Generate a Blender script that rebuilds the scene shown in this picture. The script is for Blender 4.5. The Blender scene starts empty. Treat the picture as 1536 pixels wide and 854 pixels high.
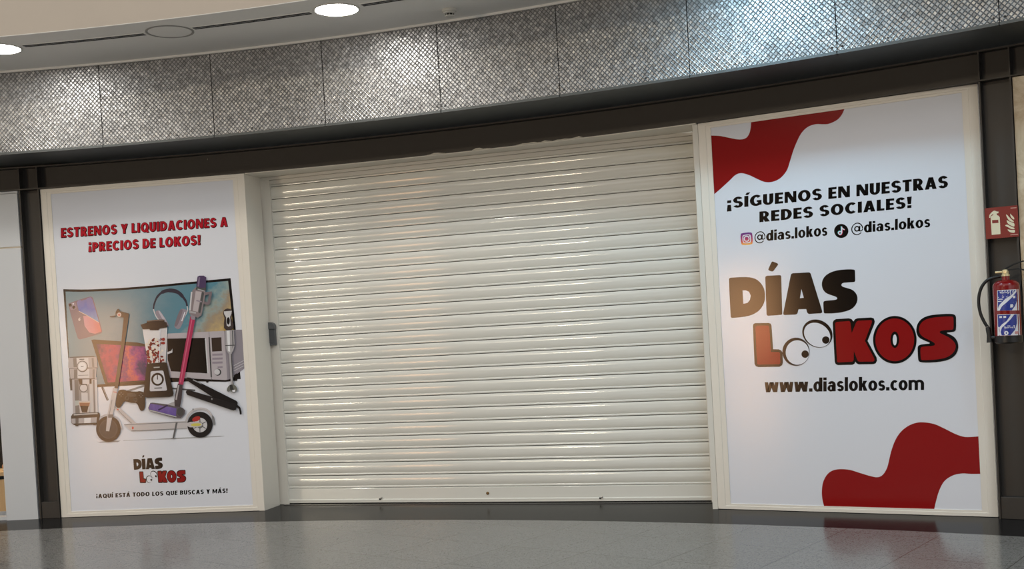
import bpy, bmesh, math, random
from math import sin, cos, pi, radians, atan2, hypot, sqrt, degrees
from mathutils import Vector, Matrix
from mathutils.geometry import tessellate_polygon

random.seed(4)
scene = bpy.context.scene
COL = scene.collection

# ------------------------------------------------------------------ camera
W, H = 1536, 854
FOC, PPX, PPY = 1720.0, 768.0, 523.7
ROLL, PITCH = -0.0570079, -0.0204853
CAM = Vector((0, 0, 1.5))
_F = Vector((0, cos(PITCH), sin(PITCH))); _U = Vector((0, -sin(PITCH), cos(PITCH))); _R = Vector((1, 0, 0))
CR = _R * cos(ROLL) + _U * sin(ROLL)
CU = -_R * sin(ROLL) + _U * cos(ROLL)
cam_data = bpy.data.cameras.new('camera')
cam = bpy.data.objects.new('camera', cam_data)
COL.objects.link(cam)
cam.matrix_world = Matrix.Translation(CAM) @ Matrix((CR, CU, -_F)).transposed().to_4x4()
cam_data.sensor_fit = 'HORIZONTAL'
cam_data.sensor_width = 36.0
cam_data.lens = 36.0 * FOC / W
cam_data.shift_y = (PPY - H / 2) / W
cam_data.clip_end = 200
scene.camera = cam

# ------------------------------------------------------------------ world, exposure, lights
world = bpy.data.worlds.new('mall_daylight')
scene.world = world
world.use_nodes = True
wbg = world.node_tree.nodes['Background']
wbg.inputs[0].default_value = (1.0, 0.99, 0.98, 1)
wbg.inputs[1].default_value = 1.45
scene.view_settings.view_transform = 'Standard'
scene.view_settings.look = 'None'
scene.view_settings.gamma = 1.0
scene.view_settings.use_curve_mapping = False
scene.view_settings.exposure = -0.18
scene.cycles.use_denoising = True
scene.cycles.max_bounces = 8

C0 = Vector((-5.195, -4.757))            # centre of the round mall hall
R_FASCIA, R_BORDER, R_LIGHT, R_EDGE, R_WALL = 14.50, 14.51, 13.80, 13.49, 15.10
Z_BEAM, Z_SOFFIT, Z_CEIL = 2.96, 3.18, 3.88
WARM_WHITE, COOL_WHITE = (1.0, 0.965, 0.90), (0.50, 0.80, 1.0)
DOWNLIGHT_EMIT = 76.0
LIT_LAMPS = [(-6.1, WARM_WHITE, 1.0), (5.57, WARM_WHITE, 1.0), (17.09, WARM_WHITE, 1.0),
             (28.75, COOL_WHITE, 1.9), (40.4, COOL_WHITE, 1.0)]

def cyl(th, r, z):
    a = radians(th)
    return Vector((C0.x + r * sin(a), C0.y + r * cos(a), z))

def area_lamp(name, loc, target, size_x, size_y, watts, colour, spread=180):
    d = bpy.data.lights.new(name, 'AREA')
    d.shape = 'RECTANGLE'; d.size = size_x; d.size_y = size_y
    d.energy = watts; d.color = colour; d.spread = radians(spread)
    o = bpy.data.objects.new(name, d); COL.objects.link(o)
    o.location = loc
    o.rotation_euler = (Vector(target) - Vector(loc)).to_track_quat('-Z', 'Y').to_euler()
    return o

# ------------------------------------------------------------------ pixel rays
def ray(px, py):
    return CR * ((px - PPX) / FOC) + CU * ((PPY - py) / FOC) + _F

def on_z(px, py, z):
    r = ray(px, py); return CAM + r * ((z - CAM.z) / r.z)

def on_cyl(px, py, R):
    r = ray(px, py)
    ox, oy = CAM.x - C0.x, CAM.y - C0.y
    a = r.x**2 + r.y**2; b = ox * r.x + oy * r.y; c = ox**2 + oy**2 - R * R
    return CAM + r * ((-b + sqrt(b * b - a * c)) / a)

def theta(p):
    return degrees(atan2(p.x - C0.x, p.y - C0.y))

class Plane:
    """vertical plane through floor points A -> B; off > 0 moves towards the viewer"""
    def __init__(s, A, B):
        s.A = Vector((A[0], A[1], 0)); s.B = Vector((B[0], B[1], 0))
        s.d = (s.B - s.A).normalized(); s.len = (s.B - s.A).length
        s.n = Vector((s.d.y, -s.d.x, 0))
        if s.n.dot(CAM - s.A) < 0: s.n = -s.n
    def px(s, x, y, off=0.0):
        r = ray(x, y)
        t = (s.A - CAM).dot(s.n) / r.dot(s.n)       # on the plane itself, then lifted by off
        return CAM + r * t + s.n * off
    def uz(s, x, y):
        p = s.px(x, y); return ((p - s.A).dot(s.d), p.z)
    def at(s, u, z, off=0.0):
        return s.A + s.d * u + s.n * off + Vector((0, 0, z))

E1, E2 = on_z(92.5, 777, 0), on_z(396.8, 766.5, 0)
E3, E4 = on_z(1077, 764, 0), on_z(1497.6, 776.6, 0)
PL = Plane(E1, E2)                        # left advertising panel
PR = Plane(E3, E4)                        # right advertising panel
PS = Plane(on_z(434.7, 756.6, 0), on_z(1069, 752.8, 0))   # roller shutter

# ------------------------------------------------------------------ colours and materials
def lin(c):
    return tuple((v / 255 / 12.92) if v / 255 <= 0.04045 else ((v / 255 + 0.055) / 1.055) ** 2.4 for v in c)

MATS = {}
def mat(name, rgb, rough=0.5, metal=0.0, spec=0.5, emit=None, estr=0.0, raw=False):
    if name in MATS: return MATS[name]
    m = bpy.data.materials.new(name); m.use_nodes = True
    b = m.node_tree.nodes['Principled BSDF']
    c = rgb if raw else lin(rgb)
    b.inputs['Base Color'].default_value = (*c, 1)
    b.inputs['Roughness'].default_value = rough
    b.inputs['Metallic'].default_value = metal
    b.inputs['Specular IOR Level'].default_value = spec
    if emit:
        b.inputs['Emission Color'].default_value = (*emit, 1)
        b.inputs['Emission Strength'].default_value = estr
    MATS[name] = m
    return m

def nt(m):
    t = m.node_tree
    return t, t.nodes, t.links, t.nodes['Principled BSDF']

def node(N, kind, **kw):
    n = N.new(kind)
    for k, v in kw.items():
        if k.startswith('i_'):
            key = k[2:]
            n.inputs[int(key) if key.isdigit() else key.replace('_', ' ')].default_value = v
        else: setattr(n, k, v)
    return n

def mottled(name, rgb, rough, scale, amt, metal=0.0, bump=0.0, stretch=(1, 1, 1), raw=False, spec=0.5):
    """paint or metal with faint uneven wear"""
    m = mat(name, rgb, rough, metal, spec=spec, raw=raw)
    t, N, L, b = nt(m)
    if N.get('done'): return m
    tc = node(N, 'ShaderNodeTexCoord'); mp = node(N, 'ShaderNodeMapping'); mp.inputs['Scale'].default_value = stretch
    nz = node(N, 'ShaderNodeTexNoise', i_Scale=scale, i_Detail=5.0, i_Roughness=0.6); nz.name = 'done'
    L.new(tc.outputs['Object'], mp.inputs[0]); L.new(mp.outputs[0], nz.inputs['Vector'])
    mr = node(N, 'ShaderNodeMapRange'); mr.inputs['To Min'].default_value = 1 - amt; mr.inputs['To Max'].default_value = 1 + amt
    L.new(nz.outputs['Fac'], mr.inputs['Value'])
    mx = node(N, 'ShaderNodeVectorMath', operation='SCALE')
    mx.inputs[0].default_value = b.inputs['Base Color'].default_value[:3]
    L.new(mr.outputs[0], mx.inputs['Scale']); L.new(mx.outputs[0], b.inputs['Base Color'])
    mr2 = node(N, 'ShaderNodeMapRange'); mr2.inputs['To Min'].default_value = max(0.02, rough - 0.08); mr2.inputs['To Max'].default_value = rough + 0.08
    L.new(nz.outputs['Fac'], mr2.inputs['Value']); L.new(mr2.outputs[0], b.inputs['Roughness'])
    if bump:
        bp = node(N, 'ShaderNodeBump', i_Strength=bump, i_Distance=0.002)
        L.new(nz.outputs['Fac'], bp.inputs['Height']); L.new(bp.outputs[0], b.inputs['Normal'])
    return m

M_CREAM = mottled('cream_paint', (224, 219, 208), 0.38, 3.0, 0.03)
M_FRAME = mottled('cream_aluminium_frame', (227, 221, 210), 0.34, 3.0, 0.03)
M_SHUT = mottled('cream_shutter_lacquer', (224, 222, 213), 0.075, 2.2, 0.035, stretch=(1, 1, 4))
M_STEEL = mottled('black_steel', (57, 54, 51), 0.48, 6.0, 0.18, metal=0.25)
M_DARK = mat('dark_gap', (18, 18, 18), 0.8)
M_CEIL = mottled('grey_white_ceiling_paint', (242, 240, 235), 0.6, 1.5, 0.02)
M_BEIGE = mottled('beige_plaster', (190, 179, 165), 0.75, 2.5, 0.05)
M_WHITEWALL = mottled('white_shop_panel', (200, 203, 206), 0.3, 2.0, 0.02)
M_SHEET = mottled('white_printed_sheet', (224, 226, 233), 0.12, 1.2, 0.012)
M_PLASTIC = mat('white_plastic', (215, 213, 205), 0.45)
M_GREYBOX = mottled('grey_key_switch_plastic', (92, 93, 94), 0.45, 20, 0.1)
M_CHROME = mat('worn_metal', (170, 168, 160), 0.35, 0.9)

# galvanised sheet stamped with small diamonds (u = arc length, v = height, in metres)
def make_diamond():
    m = mat('galvanised_diamond_sheet', (168, 169, 170), 0.42, 0.85)
    t, N, L, b = nt(m)
    uv = node(N, 'ShaderNodeUVMap'); uv.uv_map = 'UVMap'
    sp = node(N, 'ShaderNodeSeparateXYZ'); L.new(uv.outputs[0], sp.inputs[0])
    def mth(op, a, bv, c=None):
        n = node(N, 'ShaderNodeMath', operation=op)
        for i, v in enumerate((a, bv, c)):
            if v is None: continue
            if isinstance(v, (int, float)): n.inputs[i].default_value = v
            else: L.new(v, n.inputs[i])
        return n.outputs[0]
    us = mth('DIVIDE', sp.outputs[0], 0.036); vs = mth('DIVIDE', sp.outputs[1], 0.037)
    p = mth('ADD', us, vs); q = mth('SUBTRACT', us, vs)
    fp = mth('FRACT', p, None); fq = mth('FRACT', q, None)
    ip = mth('FLOOR', p, None); iq = mth('FLOOR', q, None)
    def edge(f):
        return mth('SUBTRACT', 0.5, mth('ABSOLUTE', mth('SUBTRACT', f, 0.5), None))
    ep, eq = edge(fp), edge(fq)
    mn = mth('MINIMUM', ep, eq)
    groove = node(N, 'ShaderNodeMapRange', interpolation_type='SMOOTHSTEP'); groove.inputs['From Max'].default_value = 0.2
    L.new(mn, groove.inputs['Value'])
    cb = node(N, 'ShaderNodeCombineXYZ'); L.new(ip, cb.inputs[0]); L.new(iq, cb.inputs[1])
    wn = node(N, 'ShaderNodeTexWhiteNoise', noise_dimensions='2D'); L.new(cb.outputs[0], wn.inputs['Vector'])
    # each diamond is a little dish tilted its own way
    spc = node(N, 'ShaderNodeSeparateXYZ'); L.new(wn.outputs['Color'], spc.inputs[0])
    tx = mth('MULTIPLY', mth('SUBTRACT', spc.outputs[0], 0.5), mth('SUBTRACT', fp, 0.5))
    ty = mth('MULTIPLY', mth('SUBTRACT', spc.outputs[1], 0.5), mth('SUBTRACT', fq, 0.5))
    tilt = mth('ADD', tx, ty)
    h = mth('ADD', groove.outputs[0], mth('MULTIPLY', tilt, 0.9))
    bp = node(N, 'ShaderNodeBump', i_Strength=0.6, i_Distance=0.004); L.new(h, bp.inputs['Height'])
    L.new(bp.outputs[0], b.inputs['Normal'])
    # spangle
    vor = node(N, 'ShaderNodeTexVoronoi', i_Scale=40.0); L.new(uv.outputs[0], vor.inputs['Vector'])
    nz = node(N, 'ShaderNodeTexNoise', i_Scale=3.0, i_Detail=4.0); L.new(uv.outputs[0], nz.inputs['Vector'])
    spv = node(N, 'ShaderNodeSeparateXYZ'); L.new(vor.outputs['Color'], spv.inputs[0])
    sc = mth('MULTIPLY', mth('ADD', mth('MULTIPLY', spv.outputs[0], 0.3), mth('ADD', mth('MULTIPLY', nz.outputs['Fac'], 0.4), 0.6)),
             mth('ADD', mth('MULTIPLY', spc.outputs[2], 0.45), 0.78))
    sc = mth('MULTIPLY', sc, mth('ADD', mth('MULTIPLY', groove.outputs[0], 0.6), 0.4))
    vm = node(N, 'ShaderNodeVectorMath', operation='SCALE'); vm.inputs[0].default_value = lin((168, 169, 170))
    L.new(sc, vm.inputs['Scale']); L.new(vm.outputs[0], b.inputs['Base Color'])
    rg = mth('ADD', mth('MULTIPLY', spv.outputs[1], 0.2), 0.34); L.new(rg, b.inputs['Roughness'])
    return m
M_DIAMOND = make_diamond()
M_SOFFIT = mottled('shaded_galvanised_soffit', (92, 96, 97), 0.5, 8.0, 0.15, metal=0.7)  # same metal as the fascia, its shade put into a darker colour

def make_floor():
    m = mat('polished_grey_granite', (150, 150, 148), 0.17)
    t, N, L, b = nt(m); b.inputs['IOR'].default_value = 1.24
    tc = node(N, 'ShaderNodeTexCoord')
    v1 = node(N, 'ShaderNodeTexVoronoi', i_Scale=150.0); L.new(tc.outputs['Object'], v1.inputs['Vector'])
    v2 = node(N, 'ShaderNodeTexNoise', i_Scale=240.0, i_Detail=3.0); L.new(tc.outputs['Object'], v2.inputs['Vector'])
    n3 = node(N, 'ShaderNodeTexNoise', i_Scale=1.3, i_Detail=3.0); L.new(tc.outputs['Object'], n3.inputs['Vector'])
    sp = node(N, 'ShaderNodeSeparateXYZ'); L.new(v1.outputs['Color'], sp.inputs[0])
    ad = node(N, 'ShaderNodeMath', operation='ADD'); L.new(sp.outputs[0], ad.inputs[0]); L.new(v2.outputs['Fac'], ad.inputs[1])
    cr = node(N, 'ShaderNodeValToRGB')
    cr.color_ramp.elements[0].position = 0.3; cr.color_ramp.elements[0].color = (*lin((58, 57, 56)), 1)
    cr.color_ramp.elements[1].position = 1.25 / 1.3; cr.color_ramp.elements[1].color = (*lin((122, 121, 118)), 1)
    L.new(ad.outputs[0], cr.inputs[0])
    mp = node(N, 'ShaderNodeMapping'); mp.inputs['Rotation'].default_value = (0, 0, radians(38)); L.new(tc.outputs['Object'], mp.inputs[0])
    br = node(N, 'ShaderNodeTexBrick', i_Scale=1.0); br.offset = 0.0
    br.inputs['Mortar Size'].default_value = 0.0035; br.inputs['Brick Width'].default_value = 0.62; br.inputs['Row Height'].default_value = 0.62
    br.inputs['Color1'].default_value = (1, 1, 1, 1); br.inputs['Color2'].default_value = (0.93, 0.93, 0.93, 1); br.inputs['Mortar'].default_value = (0.45, 0.44, 0.43, 1)
    L.new(mp.outputs[0], br.inputs['Vector'])
    mx = node(N, 'ShaderNodeMix', data_type='RGBA', blend_type='MULTIPLY'); mx.inputs[0].default_value = 1
    L.new(cr.outputs[0], mx.inputs[6]); L.new(br.outputs['Color'], mx.inputs[7])
    L.new(mx.outputs[2], b.inputs['Base Color'])
    mr = node(N, 'ShaderNodeMapRange'); mr.inputs['To Min'].default_value = 0.10; mr.inputs['To Max'].default_value = 0.24
    L.new(n3.outputs['Fac'], mr.inputs['Value']); L.new(mr.outputs[0], b.inputs['Roughness'])
    return m
M_FLOOR = make_floor()

def make_border():
    m = mat('polished_black_granite', (26, 26, 27), 0.18)
    t, N, L, b = nt(m); b.inputs['IOR'].default_value = 1.08
    tc = node(N, 'ShaderNodeTexCoord')
    nz = node(N, 'ShaderNodeTexNoise', i_Scale=160.0, i_Detail=2.0); L.new(tc.outputs['Object'], nz.inputs['Vector'])
    cr = node(N, 'ShaderNodeValToRGB')
    cr.color_ramp.elements[0].position = 0.4; cr.color_ramp.elements[0].color = (*lin((20, 20, 21)), 1)
    cr.color_ramp.elements[1].position = 0.75; cr.color_ramp.elements[1].color = (*lin((44, 44, 45)), 1)
    L.new(nz.outputs['Fac'], cr.inputs[0]); L.new(cr.outputs[0], b.inputs['Base Color'])
    return m
M_BORDER = make_border()

def make_marble():
    m = mat('beige_marble', (196, 180, 152), 0.25)
    t, N, L, b = nt(m)
    tc = node(N, 'ShaderNodeTexCoord')
    nz = node(N, 'ShaderNodeTexNoise', i_Scale=5.0, i_Detail=8.0, i_Roughness=0.65, i_Distortion=1.2); L.new(tc.outputs['Object'], nz.inputs['Vector'])
    cr = node(N, 'ShaderNodeValToRGB')
    cr.color_ramp.elements[0].position = 0.3; cr.color_ramp.elements[0].color = (*lin((160, 138, 108)), 1)
    cr.color_ramp.elements[1].position = 0.65; cr.color_ramp.elements[1].color = (*lin((212, 198, 172)), 1)
    L.new(nz.outputs['Fac'], cr.inputs[0]); L.new(cr.outputs[0], b.inputs['Base Color'])
    return m
M_MARBLE = make_marble()

def make_wood():
    m = mat('pale_wood', (222, 184, 132), 0.45)
    t, N, L, b = nt(m)
    tc = node(N, 'ShaderNodeTexCoord'); mp = node(N, 'ShaderNodeMapping'); mp.inputs['Scale'].default_value = (14, 14, 1)
    L.new(tc.outputs['Object'], mp.inputs[0])
    nz = node(N, 'ShaderNodeTexNoise', i_Scale=2.0, i_Detail=5.0); L.new(mp.outputs[0], nz.inputs['Vector'])
    cr = node(N, 'ShaderNodeValToRGB')
    cr.color_ramp.elements[0].color = (*lin((205, 160, 105)), 1); cr.color_ramp.elements[1].color = (*lin((232, 200, 152)), 1)
    L.new(nz.outputs['Fac'], cr.inputs[0]); L.new(cr.outputs[0], b.inputs['Base Color'])
    return m
M_WOOD = make_wood()

# ------------------------------------------------------------------ mesh collection helpers
class MB:
    def __init__(s): s.v = []; s.f = []; s.m = []; s.uv = []; s.mats = []
    def mi(s, m):
        if m not in s.mats: s.mats.append(m)
        return s.mats.index(m)
    def face(s, pts, m, uv=None):
        i = len(s.v); s.v += [Vector(p) for p in pts]
        s.f.append(list(range(i, i + len(pts)))); s.m.append(s.mi(m)); s.uv.append(uv)
    def mesh_in(s, verts, faces, m):
        i = len(s.v); s.v += [Vector(p) for p in verts]
        k = s.mi(m)
        for f in faces: s.f.append([i + j for j in f]); s.m.append(k); s.uv.append(None)
    def hexa(s, p, m):        # p: 8 corners, bottom ring 0-3, top ring 4-7
        s.mesh_in(p, [(0, 3, 2, 1), (4, 5, 6, 7), (0, 1, 5, 4), (1, 2, 6, 5), (2, 3, 7, 6), (3, 0, 4, 7)], m)
    def box_on(s, pl, u0, u1, z0, z1, o0, o1, m):   # box on a plane, o0 back .. o1 front
        s.hexa([pl.at(u0, z0, o0), pl.at(u1, z0, o0), pl.at(u1, z0, o1), pl.at(u0, z0, o1),
                pl.at(u0, z1, o0), pl.at(u1, z1, o0), pl.at(u1, z1, o1), pl.at(u0, z1, o1)], m)
    def arc_box(s, t0, t1, r0, r1, z0, z1, m, n=None):
        n = n or max(2, int(abs(t1 - t0) / 0.6))
        V = []; Fc = []
        for k in range(n + 1):
            t = t0 + (t1 - t0) * k / n
            V += [cyl(t, r0, z0), cyl(t, r1, z0), cyl(t, r1, z1), cyl(t, r0, z1)]
        for k in range(n):
            a, b = 4 * k, 4 * k + 4
            for j in range(4): Fc.append((a + j, a + (j + 1) % 4, b + (j + 1) % 4, b + j))
        Fc += [(3, 2, 1, 0), (4 * n, 4 * n + 1, 4 * n + 2, 4 * n + 3)]
        s.mesh_in(V, Fc, m)
    def lathe(s, base, prof, m, n=32, axis=Vector((0, 0, 1)), cap=True):
        ax = axis.normalized(); u = ax.orthogonal().normalized(); w = ax.cross(u)
        V = []; Fc = []
        for r, h in prof:
            for k in range(n):
                a = 2 * pi * k / n; V.append(base + ax * h + (u * cos(a) + w * sin(a)) * r)
        for i in range(len(prof) - 1):
            for k in range(n):
                Fc.append((i * n + k, i * n + (k + 1) % n, (i + 1) * n + (k + 1) % n, (i + 1) * n + k))
        if cap:
            Fc.append(tuple(range(n))[::-1]); Fc.append(tuple((len(prof) - 1) * n + k for k in range(n)))
        s.mesh_in(V, Fc, m)
    def tube(s, pts, r, m, n=10, taper=None):
        pts = [Vector(p) for p in pts]; V = []; Fc = []
        ref = Vector((0.13, 0.2, 0.97))
        for i, p in enumerate(pts):
            d = (pts[min(i + 1, len(pts) - 1)] - pts[max(i - 1, 0)]).normalized()
            u = d.cross(ref); u = u.normalized() if u.length > 1e-4 else d.orthogonal().normalized(); w = d.cross(u)
            rr = r if taper is None else taper[i]
            for k in range(n):
                a = 2 * pi * k / n; V.append(p + (u * cos(a) + w * sin(a)) * rr)
        for i in range(len(pts) - 1):
            for k in range(n): Fc.append((i * n + k, i * n + (k + 1) % n, (i + 1) * n + (k + 1) % n, (i + 1) * n + k))
        Fc.append(tuple(range(n))[::-1]); Fc.append(tuple((len(pts) - 1) * n + k for k in range(n)))
        s.mesh_in(V, Fc, m)
    def build(s, name, parent=None, origin=None, smooth=False, bevel=0.0, recalc=True, label=None):
        if origin is None:
            if parent is not None: origin = world_loc(parent)
            else:
                n = len(s.v); c = sum(s.v, Vector()) / n; origin = Vector((c.x, c.y, min(p.z for p in s.v)))
        me = bpy.data.meshes.new(name)
        me.from_pydata([p - origin for p in s.v], [], s.f)
        for m in s.mats: me.materials.append(m)
        me.polygons.foreach_set('material_index', s.m)
        if any(s.uv):
            ul = me.uv_layers.new(name='UVMap')
            for poly, uv in zip(me.polygons, s.uv):
                if uv:
                    for li, c in zip(poly.loop_indices, uv): ul.data[li].uv = c
        me.update()
        if recalc:
            bm = bmesh.new(); bm.from_mesh(me); bmesh.ops.recalc_face_normals(bm, faces=bm.faces); bm.to_mesh(me); bm.free()
        if smooth:
            me.polygons.foreach_set('use_smooth', [True] * len(me.polygons))
            me.set_sharp_from_angle(angle=radians(35))
        o = bpy.data.objects.new(name, me); COL.objects.link(o)
        if parent is not None:
            o.parent = parent; o.location = origin - world_loc(parent)
        else: o.location = origin
        if bevel:
            b = o.modifiers.new('bevel', 'BEVEL'); b.width = bevel; b.segments = 2; b.limit_method = 'ANGLE'; b.angle_limit = radians(40)
        if label: o['label'] = label
        return o

def world_loc(o):
    p = Vector(o.location)
    while o.parent: o = o.parent; p = p + Vector(o.location)
    return p

def tag(o, label, cat, group=None):
    o['label'] = label; o['category'] = cat
    if group: o['group'] = group
    return o

def thing(name, label, cat, loc, group=None):
    o = bpy.data.objects.new(name, None); COL.objects.link(o)
    o.empty_display_size = 0.1; o.location = loc
    return tag(o, label, cat, group)

def struct(o):
    o['kind'] = 'structure'; return o

# ------------------------------------------------------------------ the setting
def ring_mesh(name, r0, r1, z, m, t0, t1, n=180):
    b = MB()
    for k in range(n):
        a, c = t0 + (t1 - t0) * k / n, t0 + (t1 - t0) * (k + 1) / n
        b.face([cyl(a, r0, z), cyl(c, r0, z), cyl(c, r1, z), cyl(a, r1, z)], m)
    return b.build(name, origin=Vector((C0.x, C0.y, z)))

b = MB(); b.face([cyl(t * 2, R_BORDER, 0) for t in range(180)][::-1], M_FLOOR)
struct(b.build('floor', origin=Vector((C0.x, C0.y, 0)), recalc=False))
struct(ring_mesh('trim_1', R_BORDER, 16.6, 0, M_BORDER, 0, 360))

b = MB(); b.arc_box(-60, 90, R_EDGE, R_FASCIA + 0.02, Z_CEIL, Z_CEIL + 0.05, M_CEIL, n=200)
struct(b.build('ceiling', origin=Vector((C0.x, C0.y, Z_CEIL))))
b = MB(); b.arc_box(-60, 90, R_EDGE - 0.001, R_EDGE + 0.1, Z_CEIL + 0.005, Z_CEIL + 1.6, M_BEIGE, n=200)
struct(b.build('wall_upper', origin=Vector((C0.x, C0.y, Z_CEIL))))
# backing wall above the shop fronts, hidden behind the metal cladding
b = MB(); b.arc_box(-60, 90, R_FASCIA + 0.05, R_FASCIA + 0.12, Z_SOFFIT + 0.03, Z_CEIL + 0.05, M_DARK, n=120)
struct(b.build('wall_bulkhead', origin=Vector((C0.x, C0.y, Z_SOFFIT))))

# white panel of the neighbouring shop on the left, with a window beside it
pw0, pw1 = on_z(14, 780, 0), on_z(60.5, 778, 0)
tw0, tw1 = theta(pw0), theta(pw1)
b = MB()
zs = on_cyl(20, 372, R_WALL).z
b.arc_box(tw0, tw1 - 0.01, R_WALL - 0.01, R_WALL + 0.14, 0.0, zs - 0.004, M_WHITEWALL, n=3)
b.arc_box(tw0, tw1 - 0.01, R_WALL - 0.01, R_WALL + 0.14, zs + 0.010, 2.935, M_WHITEWALL, n=3)
b.arc_box(tw0, tw1 - 0.01, R_WALL + 0.0, R_WALL + 0.14, zs - 0.004, zs + 0.010, M_CHROME, n=3)
b.arc_box(tw0, tw1 - 0.01, R_WALL + 0.0, R_WALL + 0.14, 2.94, 2.958, M_WHITEWALL, n=3)
struct(b.build('wall_left'))
b = MB()
b.arc_box(tw0 - 12, tw0 - 0.02, R_WALL + 0.02, R_WALL + 0.12, 0.0, 0.03, M_WHITEWALL)      # sill strip
b.arc_box(tw0 - 12, tw0 - 0.02, R_WALL + 0.02, R_WALL + 0.12, 2.90, 2.958, M_WHITEWALL)
wn = struct(b.build('window_1'))
M_GLASS = mat('clear_glass', (255, 255, 255), 0.0)
nt(M_GLASS)[3].inputs['Transmission Weight'].default_value = 1.0
nt(M_GLASS)[3].inputs['IOR'].default_value = 1.02
b = MB(); b.arc_box(tw0 - 12, tw0 - 0.02, R_WALL + 0.06, R_WALL + 0.066, 0.03, 2.90, M_GLASS)
b.build('pane', parent=wn)
M_SHOPWALL = mottled('warm_shop_wall', (226, 205, 176), 0.6, 3, 0.04)
b = MB(); b.arc_box(tw0 - 14, tw0 + 2.5, 16.6, 16.7, 0, 3.2, M_SHOPWALL)
struct(b.build('wall_shop'))
b = MB(); b.arc_box(tw0 - 14, tw0 + 2.5, R_WALL + 0.2, 16.7, 3.2, 3.25, M_WHITEWALL)
struct(b.build('ceiling_shop'))
area_lamp('shop_lamp', cyl(tw0 - 2.5, 15.7, 3.1), cyl(tw0 - 2.2, 15.7, 0), 1.0, 0.5, 60, (1.0, 0.86, 0.66))

# beige marble wall to the right of the right column
tr1 = theta(on_cyl(1517.3, 118, R_WALL))
b = MB(); b.arc_box(tr1 + 0.02, 62, R_WALL + 0.0, R_WALL + 0.2, 0, Z_BEAM - 0.004, M_MARBLE)
struct(b.build('wall_right'))
b = MB(); b.arc_box(3.9, 34.8, R_WALL + 0.62, R_WALL + 0.7, 0, Z_SOFFIT, M_DARK, n=60)
struct(b.build('wall_shopfront'))

# the far side of the round hall (behind the camera): unseen wall made dark and tall to block sky reflections, with lit windows
M_FARWALL = mottled('far_wall_dark', (44, 42, 40), 0.6, 2, 0.04)
b = MB(); b.arc_box(150, 300, 15.2, 15.4, 0, 12.5, M_FARWALL, n=120)
struct(b.build('wall_back'))
def unseen_window(n, t0, t1, z0, z1, colour, strength):
    m = mat('unseen_lit_glass_%s' % n, (20, 20, 20), 0.3, emit=colour, estr=strength)
    bb = MB(); bb.arc_box(t0, t1, 15.15, 15.19, z0, z1, m)
    o = struct(bb.build('window_%d' % n))
    bb = MB()
    for a, c in ((t0 - 0.25, t0), (t1, t1 + 0.25)): bb.arc_box(a, c, 15.1, 15.19, z0, z1 + 0.06, M_STEEL)
    bb.arc_box(t0, t1, 15.1, 15.19, z1, z1 + 0.06, M_STEEL)
    bb.build('window_frame', parent=o)
WARM = (1.0, 0.86, 0.64)
unseen_window(2, 254.5, 265.0, 1.2, 2.6, WARM, 46.0)
unseen_window(3, 242.5, 250.0, 0.1, 2.9, (1.0, 0.52, 0.24), 12.0)
unseen_window(4, 223.6, 229.4, 10.2, 11.2, WARM, 100.0)  # added high window, unseen, streaks the shutter but not the adverts
unseen_window(5, 230.2, 239.0, 10.2, 11.2, WARM, 26.0)  # added beside it, unseen, for weaker shutter streaks
unseen_window(6, 205.0, 218.0, 0.1, 2.7, (0.95, 0.97, 1.0), 1.5)

b = MB(); b.arc_box(-60, 90, R_FASCIA - 0.02, R_FASCIA - 0.004, Z_CEIL - 0.016, Z_CEIL, M_CEIL, n=150)
struct(b.build('trim_3', origin=Vector((C0.x, C0.y, Z_CEIL))))

# ------------------------------------------------------------------ metal fascia over the shop fronts
fas = thing('metal_fascia', 'curved galvanised diamond pattern metal fascia above the black steel beam', 'fascia', cyl(19, R_FASCIA, Z_SOFFIT))
seams = [7.46, 11.36, 15.22, 19.13, 22.98, 26.93, 31.01, 35.0]
seams = [seams[0] - 3.9 * k for k in range(5, 0, -1)] + seams + [35.0 + 3.95 * k for k in range(1, 5)]
GAP = 0.012
for i in range(len(seams) - 1):
    t0, t1 = seams[i] + GAP, seams[i + 1] - GAP
    b = MB(); n = 8
    for k in range(n):
        a, c = t0 + (t1 - t0) * k / n, t0 + (t1 - t0) * (k + 1) / n
        ua, uc = radians(a) * R_FASCIA, radians(c) * R_FASCIA
        rows = [(R_FASCIA, Z_CEIL - 0.004), (R_FASCIA, Z_SOFFIT + 0.022), (R_FASCIA - 0.012, Z_SOFFIT + 0.018), (R_FASCIA - 0.012, Z_SOFFIT), (R_FASCIA + 0.05, Z_SOFFIT)]
        for j in range(4):
            (r1, z1), (r2, z2) = rows[j], rows[j + 1]
            m = M_DIAMOND if j == 0 else M_SOFFIT
            b.face([cyl(a, r1, z1), cyl(c, r1, z1), cyl(c, r2, z2), cyl(a, r2, z2)], m, [(ua, z1), (uc, z1), (uc, z2), (ua, z2)])
    pn = b.build('cladding_panel', parent=fas, recalc=False)
    for tt in (t0 + 0.12, t0 + 1.3, t1 - 1.3, t1 - 0.12):
        sb = MB(); sb.lathe(cyl(tt, R_FASCIA, Z_SOFFIT + 0.05), [(0.006, -0.001), (0.006, 0.003), (0.003, 0.005)], M_STEEL, n=10, axis=cyl(tt, R_FASCIA - 1, 0) - cyl(tt, R_FASCIA, 0))
        sb.build('screw', parent=pn)
b = MB(); b.arc_box(seams[0], seams[-1], R_FASCIA + 0.03, R_WALL + 0.12, Z_SOFFIT + 0.001, Z_SOFFIT + 0.02, M_SOFFIT, n=120)
b.build('soffit', parent=fas)

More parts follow.
